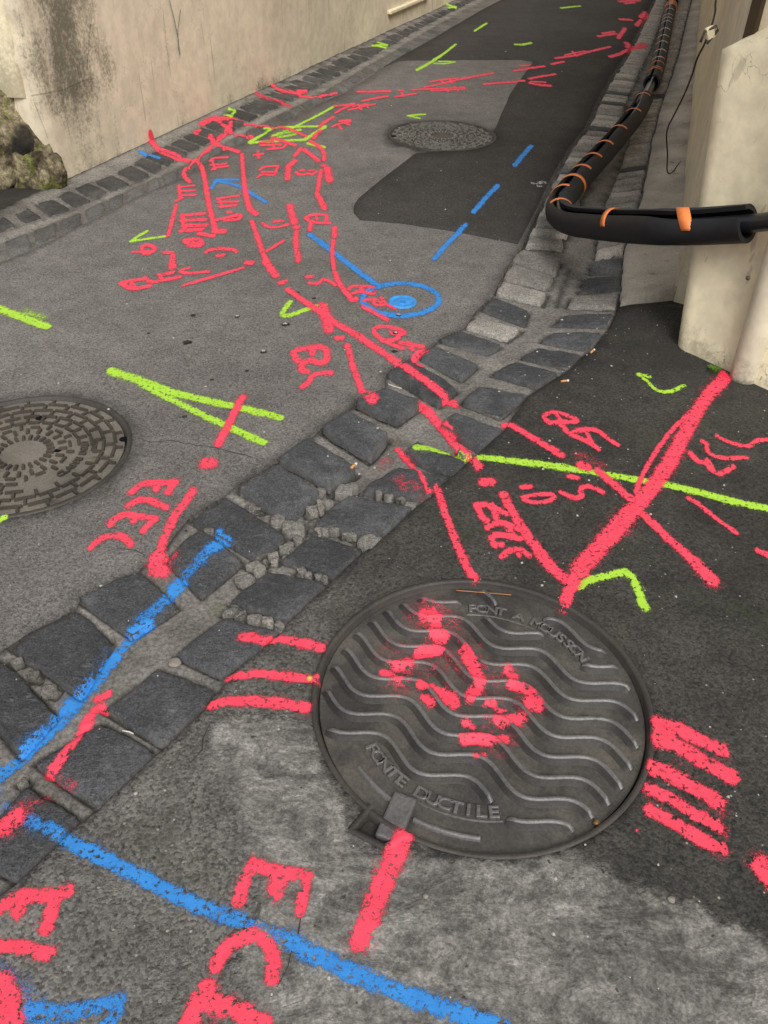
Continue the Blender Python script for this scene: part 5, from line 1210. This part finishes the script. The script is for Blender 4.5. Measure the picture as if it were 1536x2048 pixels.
for k, v in enumerate((12, 16, 20)): tape(1343, v, .055, M_TAPE, .062+.002*k, -2.2, 2.2, .008*(k-1))
for u, v in ((1278, 203), (1258, 235), (1229, 270), (1200, 298), (1173, 320), (1150, 342)): tape(u, v, .026, M_TAPE, RS+.0005, -.75, .85, .012)
tape(1133, 368, .034, M_TAPE, RS+.0008, -2.3, 1.4, .012)
tape(1119, 390, .028, M_TAPE, RS+.0008, -.3, 1.4, .01); tape(1124, 424, .030, M_TAPE, RS+.0015, -1.1, .9, -.01)
tape(1224, 440, .036, M_TAPE, RS+.002, -.7, 1.55, .022); tape(1361, 447, .046, M_TAPE, RS+.002, -.7, 1.5, .026)

# ------------------------------------------------------------------ wire, bracket, litter, plants
wire_px = [(1445, -40, 2.95), (1432, 0, 2.97), (1430, 25, 2.98), (1421, 58, 2.98), (1408, 90, 3.0), (1394, 118, 3.1), (1384, 150, 3.2), (1368, 190, 3.4), (1346, 234, 3.7), (1337, 252, 3.9), (1333, 272, 4.1), (1335, 310, 4.3), (1334, 338, 4.45), (1338, 347, 4.5), (1346, 343, 4.62), (1352, 336, 4.75), (1366, 327, 4.9)]
wp = catmull([at_depth(u, v, d) for u, v, d in wire_px], 6)
bm = bmesh.new(); tube(bm, [(p[0], p[1], max(p[2], .045)) for p in wp], .0036, 8); o = bm_obj('old_wire', bm, M_WIRE, None, True); tag(o, 'thin old wire hanging down the wall beside the black hose', 'wire')
bp = at_depth(1416, 73, 2.975); br = empty('wire_bracket', tuple(bp)); tag(br, 'small rusty bracket holding the wire above the buttress', 'bracket')
bm = bmesh.new(); add_box(bm, bp+np.array([.004, 0, .012]), .030, .018, .040, (.9, .2, .4), (-.2, 1, 0), (-.4, 0, .9), bev=.004); adopt(bm_obj('clamp', bm, M_CREAM), br)
bm = bmesh.new(); tube(bm, [bp+np.array([-.022, 0, -.018]), bp+np.array([-.018, -.006, .016]), bp+np.array([.02, -.006, .035]), bp+np.array([.03, 0, .022]), bp+np.array([.0, -.006, -.022])], .005, 8); adopt(bm_obj('hook', bm, M_RUST, None, True), br)

M_PAPER = simple('white_paper', lin(226, 222, 212), .8, .2); M_FILTER = simple('cork_filter', lin(206, 150, 92), .8, .2, .25, 400)
def butt(u, v, rot, label):
    p = GZ(u, v); zt = BVH.ray_cast(Vector((p[0], p[1], .3)), Vector((0, 0, -1)))[0]; z = (zt.z if zt else p[2])+.0042
    root = empty('cigarette_butt', (p[0], p[1], z)); tag(root, label, 'cigarette butt', 'cigarette butts dropped along the gutter')
    d = np.array([math.cos(rot), math.sin(rot), .05])
    for nm, a, b, m in (('filter', -.016, .006, M_FILTER), ('paper', .0062, .013, M_PAPER)):
        bm = bmesh.new(); c0 = np.array([p[0], p[1], z]); tube(bm, [c0+d*a, c0+d*(a+b)/2+np.array([0, 0, .0004]), c0+d*b], .0042, 10); adopt(bm_obj(nm, bm, m, None, True), root)
butt(708, 943, 1.0, 'cigarette butt standing out against the dark joint near the green line end')
butt(1185, 704, .9, 'farther of the two cigarette butts at the edge of the dark pavement')
butt(1130, 764, .2, 'nearer of the two cigarette butts at the edge of the dark pavement')
M_SPOT = simple('spot_black', (.012, .011, .011, 1), .35, .5, .3, 80, .6); M_FOIL = simple('pale_grit', lin(186, 180, 170), .5, .5, .2, 200)
for k, (u, v, r) in enumerate(((387, 631, 8), (474, 633, 10), (297, 667, 6), (375, 685, 14), (527, 704, 10), (571, 649, 12), (424, 760, 6), (596, 585, 6), (628, 597, 6), (797, 631, 9), (790, 667, 9), (789, 703, 8), (369, 834, 7), (494, 742, 6), (372, 1062, 4))):  # dark spots on the asphalt, drawn as low black blobs
    p = GZ(u, v); rr = r*.62*depth(p)/F; root = empty('black_spot', tuple(p)); tag(root, 'small black spot on the grey asphalt', 'tar spot', 'black spots on the grey asphalt')
    V, Fs = [], []; N = 20
    for j, (f, z) in enumerate(((1, .0005), (.7, .0035), (.3, .0042))):
        for i in range(N):
            a = 2*math.pi*i/N; q = rr*f*(1+.5*noise.noise(Vector((math.cos(a)*1.6+k*3, math.sin(a)*1.6, 0)))); V.append((p[0]+q*math.cos(a)*1.15, p[1]+q*math.sin(a)*1.1, p[2]+z))
    for j in range(2):
        for i in range(N): Fs.append((j*N+i, j*N+(i+1) % N, (j+1)*N+(i+1) % N, (j+1)*N+i))
    Fs.append(tuple(2*N+i for i in range(N))); adopt(mesh_obj('spot_blob', V, Fs, M_SPOT), root)
    if k in (1, 5, 4, 9, 10):
        bm = bmesh.new()
        for _ in range(4): add_box(bm, (p[0]+random.uniform(-.5, .5)*rr, p[1]+random.uniform(-.4, .4)*rr, p[2]+.005), random.uniform(.004, .010), .004, .003, (math.cos(k+_), math.sin(k+_), .1), (-math.sin(k+_), math.cos(k+_), 0))
        adopt(bm_obj('foil_fragment', bm, M_FOIL), root)
def pebble(u, v, r, mat, label, cat='pebble', nm='pebble', sq=.7):
    p = GZ(u, v); zt = BVH.ray_cast(Vector((p[0], p[1], .3)), Vector((0, 0, -1)))[0]; z = zt.z if zt else p[2]; rr = r*depth(p)/F
    bm = bmesh.new(); bmesh.ops.create_icosphere(bm, subdivisions=3, radius=rr)
    for q in bm.verts: q.co = Vector((q.co.x*1.1, q.co.y, q.co.z*sq))*(1+.2*noise.noise(q.co*(1.2/rr)+Vector((u, 0, 0))))+Vector((p[0], p[1], z+rr*sq*.7))
    o = bm_obj(nm, bm, mat, None, True); tag(o, label, cat); return o
M_BEAD = simple('yellow_plastic', lin(196, 168, 84), .35, .5); M_SNAIL = simple('brown_shell', lin(120, 92, 52), .45, .5, .4, 120); M_PEB = simple('grey_pebble', lin(132, 126, 116), .8, .3, .25, 80)
pebble(619, 1359, 5.5, M_BEAD, 'small yellow bead at the left rim of the wavy manhole', 'bead', 'bead', 1)
pebble(657, 1318, 4, M_RUST, 'tiny brown seed caught inside the left rim of the wavy manhole', 'seed', 'seed')
pebble(1196, 1640, 7, M_SNAIL, 'small brown snail shell inside the lower right rim of the manhole', 'snail shell', 'snail_shell', .9)
pebble(45, 1553, 11, M_PEB, 'rounded grey pebble wedged between the cobbles at the left edge', 'pebble')
pebble(350, 1325, 12, M_PEB, 'pale chip of stone lying between two near cobbles', 'stone chip', 'stone_chip', .4)
pebble(851, 1793, 5, M_PEB, 'tiny pale crumb on the cement patch below the manhole', 'crumb', 'crumb', .5)
pebble(1342, 1801, 7, M_PEB, 'loose grey pebble where the cement patch meets the dark pavement', 'pebble')
# grit: uncountable white crumbs
def grit():
    V, Fs = [], []; rnd = random.Random(5)
    def put(x, y, z, s):
        k = len(V); a = rnd.random()*6
        for dz, sc in ((0, 1), (.6, .6)):
            for i in range(5): b = a+i*1.2566; q = s*sc*rnd.uniform(.6, 1.3); V.append((x+q*math.cos(b), y+q*math.sin(b), z+s*dz))
        for i in range(5): Fs.append((k+i, k+(i+1) % 5, k+5+(i+1) % 5, k+5+i))
        Fs.append(tuple(k+5+i for i in range(5)))
    regs = [((1000, 560, 1536, 1050), 130), ((900, 1100, 1536, 2048), 110), ((0, 1000, 900, 2048), 60), ((640, 620, 1240, 1000), 90), ((0, 480, 900, 900), 60), ((700, 100, 1180, 480), 60), ((1130, 740, 1260, 640), 30)]
    for (a, b, c, d), n in regs:
        for _ in range(n//2):
            u, v = rnd.uniform(a, c), rnd.uniform(min(b, d), max(b, d)); p = GZ(u, v)
            if np.hypot(p[0]-MA[0], p[1]-MA[1]) < MA[2]: continue
            h = BVH.ray_cast(Vector((p[0], p[1], .3)), Vector((0, 0, -1)))[0]
            if h is None: continue
            put(p[0], p[1], h.z-.0004, rnd.choice((.001, .0013, .0018, .0024, .0034))*(1+.25*depth(p)/2))
    o = mesh_obj('grit', V, Fs, M_FOIL, None, False); tag(o, 'scattered pale grit and paper crumbs on the street', 'grit', None, 'stuff')
grit()
# moss and a weed tuft at the foot of the buttress
M_MOSS = simple('green_moss', lin(84, 112, 42), .9, .2, .4, 150, .8, .004); M_BLADE = simple('green_blade', lin(104, 138, 56), .7, .3, .25, 60)
def tuft(u, v, n, r, h, label):
    p = GZ(u, v); root = empty('weed_tuft', tuple(p)); tag(root, label, 'weed'); bm = bmesh.new()
    for _ in range(n):
        a = random.random()*6.28; q = r*math.sqrt(random.random()); b = Vector((p[0]+q*math.cos(a), p[1]+q*math.sin(a), p[2])); l = h*random.uniform(.4, 1.1); d = Vector((math.cos(a)*.7+random.uniform(-.4, .4), math.sin(a)*.7+random.uniform(-.4, .4), 1)).normalized()
        s = Vector((-math.sin(a), math.cos(a), 0))*random.uniform(.0012, .0025); m = b+d*l*.6; tip = b+d*l+Vector((d.x, d.y, -.3))*l*.3
        v_ = [bm.verts.new(x) for x in (b-s, b+s, m+s*.8, m-s*.8, tip)]; bm.faces.new(v_[:4]); bm.faces.new((v_[3], v_[2], v_[4]))
    adopt(bm_obj('blades', bm, M_BLADE), root)
    bm = bmesh.new(); bmesh.ops.create_icosphere(bm, subdivisions=4, radius=1)
    for q in bm.verts: d = q.co.copy(); q.co = Vector((d.x*r*1.2, d.y*r*1.0, d.z*r*.5))*(1+.4*noise.noise(d*5))+Vector(tuple(p))
    adopt(bm_obj('moss_cushion', bm, M_MOSS, None, True), root)
tuft(1428, 741, 150, .016, .020, 'small green weed tuft where the buttress meets the downpipe')
# straws in the joints
def straw(u0, v0, u1, v1, label, mat, r=.0016):
    P_ = []
    for k in range(6):
        p = GZ(u0+(u1-u0)*k/5, v0+(v1-v0)*k/5); h = BVH.ray_cast(Vector((p[0], p[1], .3)), Vector((0, 0, -1)))[0]; P_.append([p[0], p[1], h.z if h else p[2]])
    top = max(P_[0][2], P_[-1][2])
    for q in P_: q[2] = max(q[2], top-.002)+r
    bm = bmesh.new(); tube(bm, P_, r, 8); o = bm_obj('straw', bm, mat, None, True); tag(o, label, 'straw')
straw(776, 763, 803, 773, 'dry straw in the joint beside the long red line', M_PAPER)
straw(244, 1458, 266, 1464, 'white sliver in the joint between two near cobbles', M_PAPER)
P_ = []
for k in range(14):
    q = G(912+(1022-912)*k/13, 1183+(1192-1183)*k/13, -.006); P_.append((q[0], q[1], float(zg(*MA[:2]))-.0045))
bm = bmesh.new(); tube(bm, P_, .0013, 8); o = bm_obj('twig', bm, simple('orange_twig', lin(176, 120, 78), .8, .2), None, True); tag(o, 'thin orange twig lying along the far inner rim of the wavy manhole', 'twig')
def crack(s_, w_, label):
    pts = resample(gp(s_), .02, 0, False)+[tuple(gp(s_)[-1])]
    pts = [(x+.006*noise.noise(Vector((x*30, y*30, 0)))+.003*noise.noise(Vector((x*90, y*90, 0))), y+.006*noise.noise(Vector((x*30, y*30, 9)))+.003*noise.noise(Vector((x*90, y*90, 5)))) for x, y in pts]
    V, Fs = [], []; n_ = len(pts)
    for i, p in enumerate(pts):
        t = np.array(pts[min(i+1, n_-1)])-np.array(pts[max(i-1, 0)]); t /= np.linalg.norm(t)+1e-9; m_ = np.array([-t[1], t[0]])*w_/2*min(1, .25+i/4, .25+(n_-1-i)/4)*(1+.7*noise.noise(Vector((p[0]*50, p[1]*50, 3))))
        for sg in (-1, 1):
            q = np.array(p)+m_*sg; h = BVH.ray_cast(Vector((q[0], q[1], .3)), Vector((0, 0, -1)))[0]; V.append((q[0], q[1], (h.z if h else 0)+.0007))
    for i in range(n_-1): Fs.append((2*i, 2*i+1, 2*i+3, 2*i+2))
    o = mesh_obj('crack', V, Fs, M_CRACK); tag(o, label, 'crack')
M_CRACK = simple('dark_crack', lin(62, 60, 56), .95, .1, .3, 60)  # plain dark colour of the crack strips
crack('268,872 300,884 340,880 380,888 420,892 470,905 522,918', .0035, 'crack across the grey asphalt from the dusty manhole to the cobbles')
crack('205,1104 235,1096 270,1097 285,1105 300,1112', .004, 'short crack beside the lowest letter of the left word ELEC')
crack('436,1425 420,1450 408,1478 402,1500 380,1525', .004, 'wavering crack below the lowest of the three red bars')
crack('612,1795 600,1840 592,1880 575,1930 556,1975', .0028, 'dark groove beside the bottom red letter C')
crack('1064,1112 1085,1140 1120,1165 1150,1200 1168,1235', .0025, 'hairline crack passing behind the tip of the thick red line')
crack('1312,1440 1330,1452', .003, 'tiny crack at the right rim of the wavy manhole')
